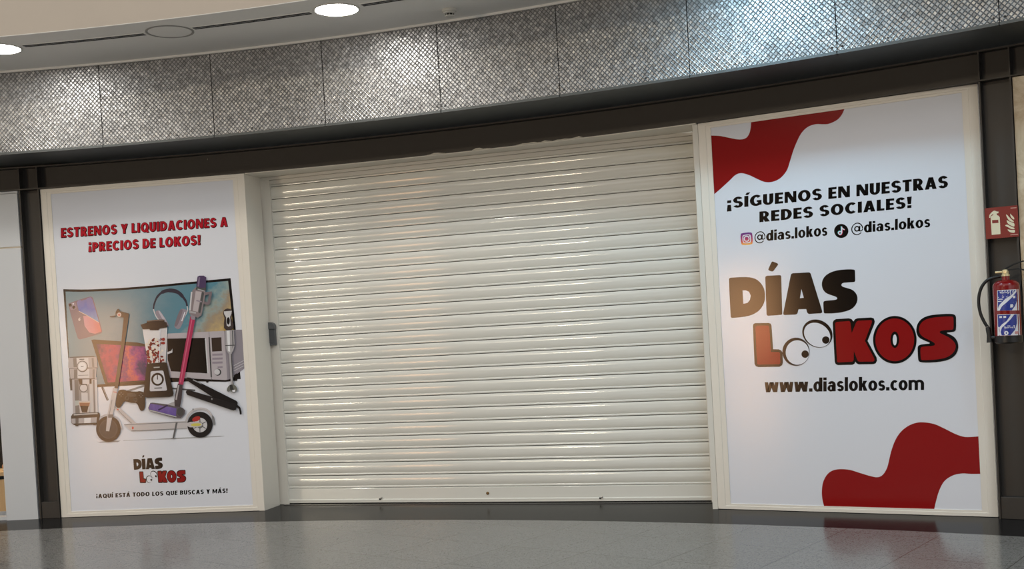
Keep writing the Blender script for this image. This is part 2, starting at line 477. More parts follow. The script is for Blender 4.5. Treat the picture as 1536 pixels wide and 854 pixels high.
# ------------------------------------------------------------------ steel beam and columns
beam = thing('steel_beam', 'long curved black steel beam under the metal fascia', 'beam', cyl(19, R_WALL, Z_BEAM))
T0, T1 = -12, 50
b = MB(); b.arc_box(T0, T1, R_WALL + 0.05, R_WALL + 0.062, Z_BEAM + 0.01, Z_SOFFIT - 0.012, M_STEEL, n=120); b.build('web', parent=beam)
b = MB(); b.arc_box(T0, T1, R_WALL - 0.022, R_WALL + 0.20, Z_BEAM, Z_BEAM + 0.010, M_STEEL, n=120); b.build('bottom_flange', parent=beam)
b = MB(); b.arc_box(T0, T1, R_WALL - 0.022, R_WALL + 0.20, Z_SOFFIT - 0.024, Z_SOFFIT - 0.012, M_STEEL, n=120); b.build('top_flange', parent=beam)
tcl0, tcl1 = theta(on_cyl(27.5, 284, R_WALL - 0.02)), theta(E1) - 0.03
tcr0, tcr1 = theta(E4) + 0.06, tr1
for tt in (tcl0 + 0.03, tcl1 - 0.03, tcr0 + 0.03, tcr1 - 0.03):
    b = MB(); b.arc_box(tt - 0.016, tt + 0.016, R_WALL - 0.018, R_WALL + 0.05, Z_BEAM + 0.01, Z_SOFFIT - 0.024, M_STEEL, n=1)
    b.build('stiffener', parent=beam)

def column(t0, t1, label):
    c = thing('steel_column', label, 'column', cyl((t0 + t1) / 2, R_WALL, 0))
    b = MB(); b.arc_box(t0, t1, R_WALL + 0.055, R_WALL + 0.07, 0, Z_BEAM - 0.001, M_STEEL, n=2); b.build('web', parent=c)
    w = 0.045
    for a, d in ((t0, t0 + w), (t1 - w, t1)):
        b = MB(); b.arc_box(a, d, R_WALL - 0.015, R_WALL + 0.055, 0, Z_BEAM - 0.001, M_STEEL, n=1); b.build('flange', parent=c)
    b = MB(); b.arc_box(t0 + w, t1 - w, R_WALL - 0.005, R_WALL + 0.055, 0, 0.15, M_STEEL, n=2); b.build('base_plate', parent=c, bevel=0.003)
    return c
column(tcl0, tcl1, 'narrow black steel column between the white shop panel and the product advert')
column(tcr0, tcr1, 'black steel column carrying the red fire sign beside the marble wall')

# flakes of cream paint left on the lower flange above the shutter
M_FLAKE = mat('cream_paint_flake', (205, 200, 184), 0.6)
def flange_edge(x):            # lower front edge of the flange in the photograph at column x
    y = 250.0
    for _ in range(30): y += (on_cyl(x, y, R_WALL - 0.022).z - Z_BEAM) * 150
    return y
for x0, x1, seed in ((640, 668, 1), (708, 736, 2), (774, 828, 3), (830, 874, 4)):
    rr = random.Random(seed); n = max(4, (x1 - x0) // 5)
    xs = [x0 + (x1 - x0) * k / n for k in range(n + 1)]
    up = [(x, flange_edge(x) - (0.25 if k in (0, n) else rr.uniform(0.6, 2.6))) for k, x in enumerate(xs)]
    b = MB()
    lo = [(x, flange_edge(x)) for x in xs]
    for k in range(n): b.face([on_cyl(*p_, R_WALL - 0.0228) for p_ in (lo[k], lo[k + 1], up[k + 1], up[k])], M_FLAKE)
    b.build('paint_flake', parent=beam, recalc=False)

# ------------------------------------------------------------------ ceiling fittings
def downlight(th, colour, k, label):
    r = thing('downlight', label, 'ceiling light', cyl(th, R_LIGHT, Z_CEIL), 'round recessed downlights')
    c = cyl(th, R_LIGHT, Z_CEIL); dn = Vector((0, 0, -1))
    b = MB(); b.lathe(c, [(0.155, -0.002), (0.175, -0.002), (0.175, 0.004), (0.158, 0.007), (0.155, 0.004)], M_PLASTIC, n=40, axis=dn, cap=False)
    b.build('trim_ring', parent=r, smooth=True)
    m = mat('lamp_glow_%s' % ('cool' if colour == COOL_WHITE else 'warm') + str(k), (240, 240, 240), 0.5, emit=colour, estr=DOWNLIGHT_EMIT * k)
    b = MB(); b.face([c + Vector((0.155 * cos(2 * pi * q / 40), 0.155 * sin(2 * pi * q / 40), -0.003)) for q in range(40)][::-1], m)
    b.build('diffuser', parent=r, recalc=False)
labs = ['lit round downlight outside the view to the far left', 'bright lit round downlight cut by the left edge of the picture', 'bright lit round downlight above the roller shutter between two air slots',
        'lit cool white downlight above the social media advert', 'lit cool white downlight above the marble wall']
for (t, c, k), lb in zip(LIT_LAMPS, labs): downlight(t, c, k, lb)

for t, lb in ((11.43, 'unlit round ceiling cover between the two lit downlights'), (22.9, 'unlit round ceiling cover to the right of the smoke detector')):
    r = thing('ceiling_cover', lb, 'ceiling cover', cyl(t, R_LIGHT, Z_CEIL)); c = cyl(t, R_LIGHT, Z_CEIL)
    b = MB(); b.lathe(c, [(0.162, -0.002), (0.180, -0.002), (0.180, 0.004), (0.166, 0.005), (0.162, 0.001)], mat('cover_rim', (150, 148, 143), 0.6), n=40, axis=Vector((0, 0, -1)), cap=False)
    b.build('rim', parent=r, smooth=True)
    b = MB(); b.lathe(c, [(0.160, -0.002), (0.160, 0.002), (0.15, 0.003)], M_CEIL, n=40, axis=Vector((0, 0, -1)))
    b.build('disc', parent=r, smooth=True)

def slot(t0, t1, label):
    r = thing('air_slot', label, 'air vent', cyl((t0 + t1) / 2, R_LIGHT, Z_CEIL), 'linear air slots')
    b = MB(); b.arc_box(t0, t1, R_LIGHT - 0.055, R_LIGHT + 0.02, Z_CEIL - 0.004, Z_CEIL + 0.004, M_CEIL); b.build('frame', parent=r)
    for ro in (-0.042, -0.012):
        b = MB(); b.arc_box(t0 + 0.05, t1 - 0.05, R_LIGHT + ro, R_LIGHT + ro + 0.02, Z_CEIL - 0.0055, Z_CEIL + 0.002, M_DARK); b.build('slot', parent=r)
slot(6.42, 10.66, 'long narrow black air slot between the left edge downlight and the unlit cover')
slot(12.24, 16.31, 'long narrow black air slot between the unlit cover and the middle downlight')
slot(17.93, 22.1, 'narrow black air slot running right from the middle downlight out of view')

dt = on_z(674, 14, Z_CEIL)
r = thing('smoke_detector', 'small white smoke detector on the ceiling above the shutter', 'smoke detector', dt)
b = MB(); b.lathe(dt, [(0.052, 0), (0.055, 0.006), (0.055, 0.016), (0.05, 0.02)], M_PLASTIC, n=32, axis=Vector((0, 0, -1))); b.build('base', parent=r, smooth=True)
b = MB(); b.lathe(dt, [(0.044, 0.02), (0.046, 0.03), (0.036, 0.034)], M_PLASTIC, n=32, axis=Vector((0, 0, -1))); b.build('body', parent=r, smooth=True)
b = MB(); b.lathe(dt, [(0.033, 0.034), (0.031, 0.048)], M_DARK, n=32, axis=Vector((0, 0, -1))); b.build('sensor_chamber', parent=r)
for k in range(8):
    a = k * pi / 4; p = dt + Vector((0.033 * cos(a), 0.033 * sin(a), 0))
    b = MB(); b.tube([p + Vector((0, 0, -0.033)), p + Vector((0, 0, -0.048))], 0.0022, M_PLASTIC, n=6); b.build('rib', parent=r)
b = MB(); b.lathe(dt, [(0.036, 0.048), (0.034, 0.053), (0.02, 0.056)], M_PLASTIC, n=32, axis=Vector((0, 0, -1))); b.build('cap', parent=r, smooth=True)

# ------------------------------------------------------------------ roller shutter with its jamb
J0, J1 = on_z(396.8, 766.5, 0), on_z(420, 758, 0)
b = MB()
PJ = Plane(J0, J1)
b.box_on(PJ, 0.0, PJ.len, 0, Z_BEAM - 0.008, -0.05, 0.0, M_CREAM)
struct(b.build('wall_jamb'))
K0 = on_z(1060 + 15, 756, 0)
b = MB()
q0, q1 = E3 + PR.n * -0.002, PS.at(PS.len + 0.045, 0, 0.0)
PJ2 = Plane(q0, q1)
b.box_on(PJ2, 0.0, PJ2.len, 0, Z_BEAM - 0.008, -0.04, 0.0, M_CREAM)
struct(b.build('wall_jamb'))

sh = thing('roller_shutter', 'closed cream slatted metal roller shutter between the two adverts', 'roller shutter', PS.at(PS.len / 2, 0))
SL = PS.len
PITCH_Z, Z_BAR = 0.1136, 0.142
M_JOINT = mat('dark_shutter_joint', (58, 55, 48), 0.6)  # dark strip behind each slat gap, makes the joint line darker
def slat_profile():
    pts = [(0.0005, -0.010), (0.0012, 0.001), (0.003, 0.0040), (0.010, 0.0050), (0.0155, 0.0040), (0.0185, -0.0005)]
    a0, zc, half = radians(20), 0.0645, 0.0445
    Rr = half / sin(a0)
    for k in range(0, 19):
        a = -a0 + 2 * a0 * k / 18
        pts.append((zc + Rr * sin(a), 0.0005 + Rr * (cos(a) - cos(a0))))
    pts += [(0.1092, -0.004), (0.1094, -0.012)]
    return pts
sp = slat_profile()
b = MB()
for (z1, o1), (z2, o2) in zip(sp[:-1], sp[1:]):
    b.face([PS.at(0.004, z1, o1), PS.at(SL - 0.004, z1, o1), PS.at(SL - 0.004, z2, o2), PS.at(0.004, z2, o2)], M_SHUT)
b.face([PS.at(0.004, 0.107, -0.0115), PS.at(SL - 0.004, 0.107, -0.0115), PS.at(SL - 0.004, PITCH_Z + 0.004, -0.0115), PS.at(0.004, PITCH_Z + 0.004, -0.0115)], M_JOINT)
bm_origin = PS.at(0, 0)
slat0 = b.build('slat', parent=sh, origin=bm_origin, recalc=False)
bmw = bmesh.new(); bmw.from_mesh(slat0.data); bmesh.ops.remove_doubles(bmw, verts=bmw.verts, dist=1e-6); bmw.to_mesh(slat0.data); bmw.free()
slat0.data.polygons.foreach_set('use_smooth', [True] * len(slat0.data.polygons)); slat0.data.set_sharp_from_angle(angle=radians(50))
for k in range(25):
    o = slat0 if k == 0 else slat0.copy()
    if k: COL.objects.link(o); o.parent = sh
    o.location = bm_origin - world_loc(sh) + Vector((0, 0, Z_BAR + PITCH_Z * k)) + PS.n * random.uniform(-0.0008, 0.0008)
# bottom bar
b = MB()
prof = [(0.012, -0.02), (0.012, 0.012), (0.036, 0.014), (0.040, 0.010), (0.044, 0.006), (0.136, 0.006), (0.140, 0.003), (0.1405, -0.01)]
for (z1, o1), (z2, o2) in zip(prof[:-1], prof[1:]):
    b.face([PS.at(0.004, z1, o1), PS.at(SL - 0.004, z1, o1), PS.at(SL - 0.004, z2, o2), PS.at(0.004, z2, o2)], M_SHUT)
bar = b.build('bottom_bar', parent=sh, recalc=False)
lk = PS.uz(732, 740)
b = MB(); b.lathe(PS.at(lk[0], lk[1], 0.005), [(0.013, 0), (0.013, 0.006), (0.007, 0.008)], mat('brass_lock', (120, 96, 62), 0.4, 0.7), n=20, axis=PS.n); b.build('lock', parent=bar, label='round brass lock')
for (x, y) in ((571, 748.6), (901, 747.3)):
    u, z = PS.uz(x, y)
    b = MB(); b.lathe(PS.at(u, z, 0.012), [(0.009, 0), (0.009, 0.004)], M_DARK, n=16, axis=PS.n)
    b.tube([PS.at(u + 0.004, z + 0.002, 0.018), PS.at(u + 0.024, z + 0.012, 0.018)], 0.005, M_CHROME, n=8)
    b.build('latch', parent=bar)
b = MB(); b.box_on(PS, 0.0, SL, 0.0, 0.013, -0.03, 0.004, mat('black_rubber', (14, 14, 14), 0.7)); b.build('rubber_seal', parent=bar)
# guide rails
gl = PS.uz(420, 758)[0]
for (u0, u1) in ((gl, 0.004), (SL - 0.004, SL + 0.04)):
    b = MB(); b.box_on(PS, u0, u1, 0, Z_BEAM - 0.009, -0.04, 0.022, M_CREAM)
    b.build('guide_rail', parent=sh, bevel=0.003)
# plate under the beam
b = MB()
zt = [PS.uz(x, y)[1] for x, y in ((560, 252), (900, 214))]
b.box_on(PS, gl, SL + 0.04, 2.925, Z_BEAM - 0.008, -0.04, 0.03, M_CREAM)
b.box_on(PS, gl, SL + 0.04, 2.888, 2.923, -0.04, 0.018, M_CREAM)
b.build('head_plate', parent=sh, bevel=0.002)
b = MB(); b.arc_box(theta(E2) + 0.02, theta(E3) - 0.02, R_WALL - 0.016, R_WALL + 0.31, Z_BEAM - 0.007, Z_BEAM - 0.0006, M_CREAM, n=24)
b.build('head_board', parent=sh)
# stone threshold below the shutter
b = MB(); b.box_on(PS, -0.02, SL + 0.02, 0.0004, 0.004, -0.06, 0.075, mat('dark_threshold_stone', (70, 68, 66), 0.2))
struct(b.build('trim_2'))

# key switch
bx = thing('key_switch', 'small grey key switch box on the cream jamb left of the shutter', 'key switch', PS.px(409, 518, 0.024))
gk = [PS.uz(x, y) for x, y in ((402, 484), (417, 484), (404.5, 518.5), (417.5, 518.5))]
u0 = (gk[0][0] + gk[2][0]) / 2; u1 = (gk[1][0] + gk[3][0]) / 2; z1 = gk[0][1]; z0 = gk[2][1]
u0 -= 0.008
zc = z0 + (z1 - z0) * 0.70
b = MB(); b.box_on(PS, u0 + 0.006, u1 - 0.003, z0, zc, 0.024, 0.055, M_GREYBOX); b.build('body', parent=bx, bevel=0.004)
b = MB()
pts = [(u0, zc), (u1, zc), (u1, zc + 0.025)] + [((u0 + u1) / 2 + (u1 - u0) / 2 * cos(a), zc + 0.025 + (z1 - zc - 0.025) * sin(a)) for a in [pi * k / 12 for k in range(1, 12)]] + [(u0, zc + 0.025)]
n = len(pts)
b.mesh_in([PS.at(u, z, 0.024) for u, z in pts] + [PS.at(u, z, 0.066) for u, z in pts],
          [tuple(range(n))[::-1], tuple(range(n, 2 * n))] + [(i, (i + 1) % n, n + (i + 1) % n, n + i) for i in range(n)], M_GREYBOX)
b.build('cap', parent=bx, bevel=0.003)
b = MB(); b.box_on(PS, u0 + 0.012, u1 - 0.010, z0 + 0.02, zc - 0.012, 0.055, 0.058, mat('grey_cover', (80, 81, 83), 0.4)); b.build('cover', parent=bx)

# ------------------------------------------------------------------ advertising panels: frames and sheets
def advert(pl, outer, inner, label, names):
    root = thing('advertising_panel', label, 'advert', pl.at(pl.len / 2, 0))
    to = [pl.uz(*p) for p in outer]; ti = [pl.uz(*p) for p in inner]      # TL TR BR BL
    to = [(u, min(z, Z_BEAM - 0.003)) for u, z in to]; to[2] = (to[2][0], 0.003); to[3] = (to[3][0], 0.003)
    u0 = (to[0][0] + to[3][0]) / 2; u1 = (to[1][0] + to[2][0]) / 2
    zt = Z_BEAM - 0.003
    v0 = (ti[0][0] + ti[3][0]) / 2; v1 = (ti[1][0] + ti[2][0]) / 2; y1 = (ti[0][1] + ti[1][1]) / 2; y0 = (ti[2][1] + ti[3][1]) / 2
    O = [(u0, zt), (u1, zt), (u1, 0.003), (u0, 0.003)]; I = [(v0, y1), (v1, y1), (v1, y0), (v0, y0)]
    Mm = [tuple(o[k] * 0.42 + i[k] * 0.58 for k in (0, 1)) for o, i in zip(O, I)]
    Mn = [tuple(o[k] * 0.38 + i[k] * 0.62 for k in (0, 1)) for o, i in zip(O, I)]
    fr = MB()
    levels = [(O, -0.045), (O, 0.0), (Mm, 0.0), (Mn, -0.004), (I, -0.004), (I, -0.011)]
    for (A, oa), (B, ob) in zip(levels[:-1], levels[1:]):
        for k in range(4):
            j = (k + 1) % 4
            fr.face([pl.at(*A[k], oa), pl.at(*A[j], oa), pl.at(*B[j], ob), pl.at(*B[k], ob)], M_FRAME)
    fr.build('frame', parent=root, recalc=False)
    s = MB(); e = 0.02
    s.box_on(pl, v0 - e, v1 + e, y0 - e, y1 + e, -0.03, -0.010, M_SHEET)
    s.build('printed_sheet', parent=root)
    return root

class Print:
    """ink shapes given in photograph pixels, laid on a surface in thin layers"""
    def __init__(s, surf, base, step=0.00012): s.surf = surf; s.off = base; s.step = step; s.mb = MB()
    def next(s): s.off += s.step
    def tris(s, pts, tri, m, subdiv=0):
        if subdiv:
            bm = bmesh.new(); vs = [bm.verts.new((p[0], p[1], 0)) for p in pts]
            for t in tri:
                try: bm.faces.new([vs[i] for i in t])
                except ValueError: pass
            bmesh.ops.subdivide_edges(bm, edges=bm.edges, cuts=subdiv, use_grid_fill=True)
            bmesh.ops.triangulate(bm, faces=bm.faces)
            bm.verts.index_update()
            pts = [(v.co.x, v.co.y) for v in bm.verts]; tri = [[v.index for v in f.verts] for f in bm.faces]; bm.free()
        s.mb.mesh_in([s.surf(p[0], p[1], s.off) for p in pts], tri, m); s.next()
    def poly(s, pts, m, holes=(), rnd=0, subdiv=0):
        loops = [list(pts)] + [list(h) for h in holes]
        if rnd: loops = [chaikin(loops[0], rnd)] + loops[1:]
        tri = tessellate_polygon([[Vector((p[0], p[1], 0)) for p in l] for l in loops])
        s.tris([p for l in loops for p in l], tri, m, subdiv)
    def ell(s, cx, cy, rx, ry, m, rot=0, n=36, hole=None, subdiv=0):
        s.poly(ellipse(cx, cy, rx, ry, rot, n), m, holes=[ellipse(cx, cy, hole[0], hole[1], rot, n)] if hole else (), subdiv=subdiv)
    def line(s, pts, w, m, smooth=0):
        if smooth: pts = spline(pts, smooth)
        L, Rr = [], []
        for i, p in enumerate(pts):
            a, c = pts[max(i - 1, 0)], pts[min(i + 1, len(pts) - 1)]
            d = Vector((c[0] - a[0], c[1] - a[1])); d.normalize()
            ww = w[i * (len(w) - 1) // max(1, len(pts) - 1)] if isinstance(w, (list, tuple)) else w
            L.append((p[0] - d.y * ww / 2, p[1] + d.x * ww / 2)); Rr.append((p[0] + d.y * ww / 2, p[1] - d.x * ww / 2))
        n = len(pts); P = L + Rr
        s.tris(P, [(i, i + 1, n + i + 1) for i in range(n - 1)] + [(i, n + i + 1, n + i) for i in range(n - 1)], m)
    def build(s, name, parent):
        return s.mb.build(name, parent=parent, recalc=False)

def chaikin(p, it):
    for _ in range(it):
        q = []
        for i in range(len(p)):
            a, b2 = p[i], p[(i + 1) % len(p)]
            q += [(a[0] * .75 + b2[0] * .25, a[1] * .75 + b2[1] * .25), (a[0] * .25 + b2[0] * .75, a[1] * .25 + b2[1] * .75)]
        p = q
    return p
def ellipse(cx, cy, rx, ry, rot=0, n=36):
    c, s_ = cos(radians(rot)), sin(radians(rot))
    return [(cx + rx * cos(t) * c - ry * sin(t) * s_, cy + rx * cos(t) * s_ + ry * sin(t) * c) for t in [2 * pi * k / n for k in range(n)]]
def spline(p, k):
    out = []
    for i in range(len(p) - 1):
        p0, p1, p2, p3 = p[max(i - 1, 0)], p[i], p[i + 1], p[min(i + 2, len(p) - 1)]
        for j in range(k):
            t = j / k
            out.append(tuple(0.5 * (2 * p1[a] + (p2[a] - p0[a]) * t + (2 * p0[a] - 5 * p1[a] + 4 * p2[a] - p3[a]) * t * t + (3 * p1[a] - p0[a] - 3 * p2[a] + p3[a]) * t ** 3) for a in (0, 1)))
    return out + [p[-1]]
def crop(ox, oy, sc):
    return lambda pts: [(ox + x / sc, oy + y / sc) for x, y in pts]

# lettering: heavy sans letters drawn from bars, wedges and arcs (capital height 1)
def R_(x0, y0, x1, y1): return [(x0, y0), (x1, y0), (x1, y1), (x0, y1)]
def A_(cx, cy, rxo, ryo, rxi, ryi, a0=0, a1=360, n=26):
    full = a1 - a0 >= 360
    an = [radians(a0 + (a1 - a0) * k / n) for k in range(n + 1)]
    return ('arc', cx, cy, rxo, ryo, max(rxi, 0.01), max(ryi, 0.01), an, full)
def glyph(ch, t, h, acute=False):
    base = {'Í': 'I', 'Á': 'A'}.get(ch)
    if base:
        e, w = glyph(base, t, h)
        c = w / 2
        return e + [[(c - 0.08, 1.08), (c + 0.12, 1.08), (c + 0.28, 1.30), (c + 0.02, 1.30)]], w
    if ch == 'E': w = 0.56; return [R_(0, 0, t, 1), R_(0, 0, w, h), R_(0, 1 - h, w, 1), R_(0, .5 - h / 2, w - .04, .5 + h / 2)], w
    if ch == 'L': w = 0.52; return [R_(0, 0, t, 1), R_(0, 0, w, h)], w
    if ch == 'T': w = 0.62; return [R_(0, 1 - h, w, 1), R_(w / 2 - t / 2, 0, w / 2 + t / 2, 1)], w
    if ch == 'I': return [R_(0, 0, t, 1)], t
    if ch == 'N': w = 0.80; q = t * .82; return [R_(0, 0, q, 1), R_(w - q, 0, w, 1), [(0, 1), (w - t * 1.1, 0), (w, 0), (t * 1.1, 1)]], w
    if ch == 'M':
        w = 0.96; q = t * .86
        return [R_(0, 0, q, 1), R_(w - q, 0, w, 1), [(0, 1), (w / 2 - .09, .12), (w / 2 + .09, .12), (q * 1.15, 1)], [(w, 1), (w - q * 1.15, 1), (w / 2 - .09, .12), (w / 2 + .09, .12)]], w
    if ch == 'A':
        w = 0.80; q = t * 1.05
        return [[(0, 0), (q, 0), (w / 2 + .09, 1), (w / 2 - .15, 1)], [(w, 0), (w / 2 + .15, 1), (w / 2 - .09, 1), (w - q, 0)], R_(.18, .19, w - .18, .19 + h * .85)], w
    if ch == 'Y':
        w = 0.74
        return [[(0, 1), (w / 2 - t / 2, .36), (w / 2 + t / 2, .36), (w / 2 + t / 2, .46), (t * 1.1, 1)], [(w, 1), (w - t * 1.1, 1), (w / 2 - t / 2, .46), (w / 2 - t / 2, .36), (w / 2 + t / 2, .36)], R_(w / 2 - t / 2, 0, w / 2 + t / 2, .46)], w
    if ch == 'K':
        w = 0.76
        return [R_(0, 0, t, 1), [(t - .02, .36), (t + .16, .42), (w - .01, 1), (w - t * 1.15, 1), (t - .02, .62)], [(t, .5), (w - t * 1.15, 0), (w + .02, 0), (t + .24, .64)]], w
    if ch == 'U': w = 0.70; return [R_(0, .34, t, 1), R_(w - t, .34, w, 1), A_(w / 2, .345, w / 2, .36, w / 2 - t, .36 - h, 180, 360)], w
    if ch == 'D': w = 0.74; return [R_(0, 0, t, 1), R_(t - .02, 0, .29, h), R_(t - .02, 1 - h, .29, 1), A_(.28, .5, w - .28, .5, w - .28 - t, .5 - h, -90, 90)], w
    if ch in 'PR':
        w = 0.64
        e = [R_(0, 0, t, 1), R_(t - .02, 1 - h * .9, .34, 1), R_(t - .02, .36, .34, .36 + h * .9), A_(.32, .68, .32, .32, .32 - t * .95, .32 - h * .9, -90, 90)]
        if ch == 'R': w = 0.69; e.append([(.20, .42), (.69 - t * 1.15, 0), (.69 + .02, 0), (.50, .44)])
        return e, w
    if ch == 'B':
        w = 0.67
        return [R_(0, 0, t, 1), A_(.34, .74, .29, .26, .29 - t * .95, .26 - h * .85, -90, 90), A_(.34, .285, .33, .285, .33 - t, .285 - h * .9, -90, 90), R_(t - .02, 1 - h * .85, .35, 1), R_(t - .02, .48, .35, .48 + h * .7), R_(t - .02, 0, .35, h * .9)], w
    if ch in 'OQ':
        w = 0.86; e = [A_(w / 2, .5, w / 2, .515, w / 2 - t * 1.03, .515 - h * 1.08, n=40)]
        if ch == 'Q': e.append([(.46, .30), (.66, .34), (.92, -.05), (.66, -.08)])
        return e, w
    if ch in 'CG':
        w = 0.76
        if ch == 'C': return [A_(.43, .5, .43, .515, .43 - t * 1.03, .515 - h * 1.08, 47, 313, 34)], w
        return [A_(.43, .5, .43, .515, .43 - t * 1.03, .515 - h * 1.08, 45, 322, 34), R_(.46, .34, .79, .34 + h * .85), R_(.79 - t * .85, .07, .79, .5)], .79
    if ch == 'S':
        ro = (1.03 + h) / 4; ri = ro - h; c1, c2 = 1.015 - ro, ro - .015
        return [A_(.33, c1, .325, ro, .33 - t, ri, 22, 272), A_(.33, c2, .335, ro, .34 - t, ri, -158, 92)], .66
    if ch == '!': return [[(0, 1), (.05, .34), (t, .34), (t + .05, 1)], R_(.025, 0, t + .025, .24)], t + .05
    if ch == '¡': return [[(0, 0), (t + .05, 0), (t, .60), (.05, .60)], R_(.025, .78, t + .025, 1.03)], t + .05
    # lower case
    X = 0.72; q = t * .92; g = h * .88
    if ch in 'da':
        w = .64
        if ch == 'a': return [A_(.25, .225, .25, .24, .25 - q * .85, .24 - g * .75), R_(.58 - q, 0, .58, .46), A_(.30, .45, .28, .285, .28 - q, .285 - g, 0, 158), R_(.25, .46 - g * .75, .5, .46)], .60
        return [A_(.30, .36, .30, .375, .30 - q, .375 - g), R_(w - q, 0, w, 1)], w
    if ch == 'i': return [R_(0, 0, q, X), R_(0, .80, q, 1.0)], q
    if ch == 'l': return [R_(0, 0, q, 1)], q
    if ch == 'o': return [A_(.32, .36, .32, .375, .32 - q, .375 - g)], .64
    if ch == 'c': return [A_(.31, .36, .31, .375, .31 - q, .375 - g, 50, 310)], .52
    if ch == 'k': return [R_(0, 0, q, 1), [(q - .02, .26), (q + .12, .28), (.58, X), (.58 - q * 1.15, X), (q - .02, .46)], [(q, .36), (.60 - q * 1.15, 0), (.61, 0), (q + .18, .47)]], .60
    if ch == 's':
        ro = (X + .03 + g) / 4; ri = ro - g; c1, c2 = X + .015 - ro, ro - .015
        return [A_(.245, c1, .235, ro, .245 - q * .9, ri, 22, 272), A_(.245, c2, .245, ro, .25 - q * .9, ri, -158, 92)], .49
    if ch == 'm': return [R_(0, 0, q, X), R_(.43, 0, .43 + q, .46), R_(.86, 0, .86 + q, .46), A_((.43 + q) / 2, .45, (.43 + q) / 2, .285, (.43 - q) / 2, .285 - g, 0, 140), A_(.43 + (.43 + q) / 2, .45, (.43 + q) / 2, .285, (.43 - q) / 2, .285 - g, 0, 140)], .86 + q
    if ch == 'w':
        w = .98; k = q * .62
        return [[(0, X), (.24 - k, 0), (.24 + k * .7, 0), (q * 1.05, X)], [(.24 - k * .7, 0), (.24 + k, 0), (.49 + k, X), (.49 - k, X)], [(.74 - k, 0), (.74 + k * .7, 0), (.49 + k, X), (.49 - k, X)], [(.74 - k * .7, 0), (.74 + k, 0), (w, X), (w - q * 1.05, X)]], w
    if ch == 'b': return [A_(.34, .36, .30, .375, .30 - q, .375 - g), R_(0, 0, q, 1)], .64
    if ch == 'e': return [A_(.31, .36, .31, .375, .31 - q, .375 - g, 0, 318), R_(.1, .30, .6, .30 + g * .7)], .62
    if ch == 'r': return [R_(0, 0, q, X), A_(.40, .36, .40, .375, .40 - q, .375 - g, 70, 150)], .46
    if ch == 'x': return [[(0, 0), (q * 1.2, 0), (.58, X), (.58 - q * 1.2, X)], [(.58, 0), (.58 - q * 1.2, 0), (0, X), (q * 1.2, X)]], .58
    if ch == 't': return [R_(.1, 0, .1 + q, .95), R_(0, X - g, .44, X), R_(.1, 0, .44, g)], .44
    if ch == '.': return [R_(0, 0, q * 1.02, q * 1.02)], q * 1.02
    if ch == '@': return [A_(.48, .40, .48, .58, .40, .49, 0, 318, 36), A_(.46, .41, .23, .27, .12, .155), [(.60, .16), (.72, .16), (.74, .66), (.64, .66)], A_(.78, .36, .18, .22, .10, .13, 180, 360, 14)], .96
    return [], .3
def area2(p): return sum(p[i][0] * p[(i + 1) % len(p)][1] - p[(i + 1) % len(p)][0] * p[i][1] for i in range(len(p)))
def grow(p, e):
    if area2(p) < 0: p = p[::-1]
    if not e: return p
    out = []
    n = len(p)
    for i in range(n):
        a, b2, c = Vector(p[i - 1]), Vector(p[i]), Vector(p[(i + 1) % n])
        d1 = (b2 - a).normalized(); d2 = (c - b2).normalized()
        n1 = Vector((d1.y, -d1.x)); n2 = Vector((d2.y, -d2.x)); m = n1 + n2
        if m.length < 0.3: m = n1
        m.normalize(); k = min(e / max(m.dot(n1), 0.35), e * 1.7)
        out.append(tuple(b2 + m * k))
    return out
def layout(s, t, h, space, word_gap):
    x = 0; words = [[]]
    for ch in s:
        if ch == ' ': x += word_gap; words.append([]); continue
        e, w = glyph(ch, t, h); words[-1].append((e, x)); x += w + space
    return words, x - space
def lettering(prs, s, quad, m, t=.25, h=.19, space=.09, word_gap=.26, e=0.0, shift=(0, 0), drop=0.0):
    """one printed piece per word; quad: capital-height corners TL TR BR BL in photograph pixels"""
    words, W_ = layout(s, t, h, space, word_gap)
    if drop and s[0] == '¡': words[0][0] = ([[(x, y - drop) for x, y in el] for el in words[0][0][0]], 0)
    TL, TR, BR, BL = quad
    def Q(x, y):
        a = x / W_
        return tuple((BL[k] * (1 - a) + BR[k] * a) * (1 - y) + (TL[k] * (1 - a) + TR[k] * a) * y + shift[k] for k in (0, 1))
    for pr, word in zip(prs, words):
        P = []; T = []
        for els, x0 in word:
            for el in els:
                if el[0] == 'arc':
                    _, cx, cy, rxo, ryo, rxi, ryi, an, full = el
                    if e and not full:
                        de = e / max(0.2, (rxo + ryo) / 2); an = [an[0] - de] + an[1:-1] + [an[-1] + de]
                    i0 = len(P); n = len(an)
                    for a in an: P.append(Q(x0 + cx + (rxo + e) * cos(a), cy + (ryo + e) * sin(a)))
                    for a in an: P.append(Q(x0 + cx + max(rxi - e, 0.004) * cos(a), cy + max(ryi - e, 0.004) * sin(a)))
                    for k in range(n - 1): T += [(i0 + k, i0 + k + 1, i0 + n + k + 1), (i0 + k, i0 + n + k + 1, i0 + n + k)]
                else:
                    pp = grow(list(el), e); i0 = len(P); P += [Q(x0 + x, y) for x, y in pp]
                    for tr in tessellate_polygon([[Vector((x, y, 0)) for x, y in pp]]): T.append(tuple(i0 + i for i in tr))
        pr.tris(P, T, m)
def words_of(surf, base, s): return [Print(surf, base) for _ in s.split(' ')]
def build_words(prs, name, parent):
    for pr in prs: pr.build(name, parent)

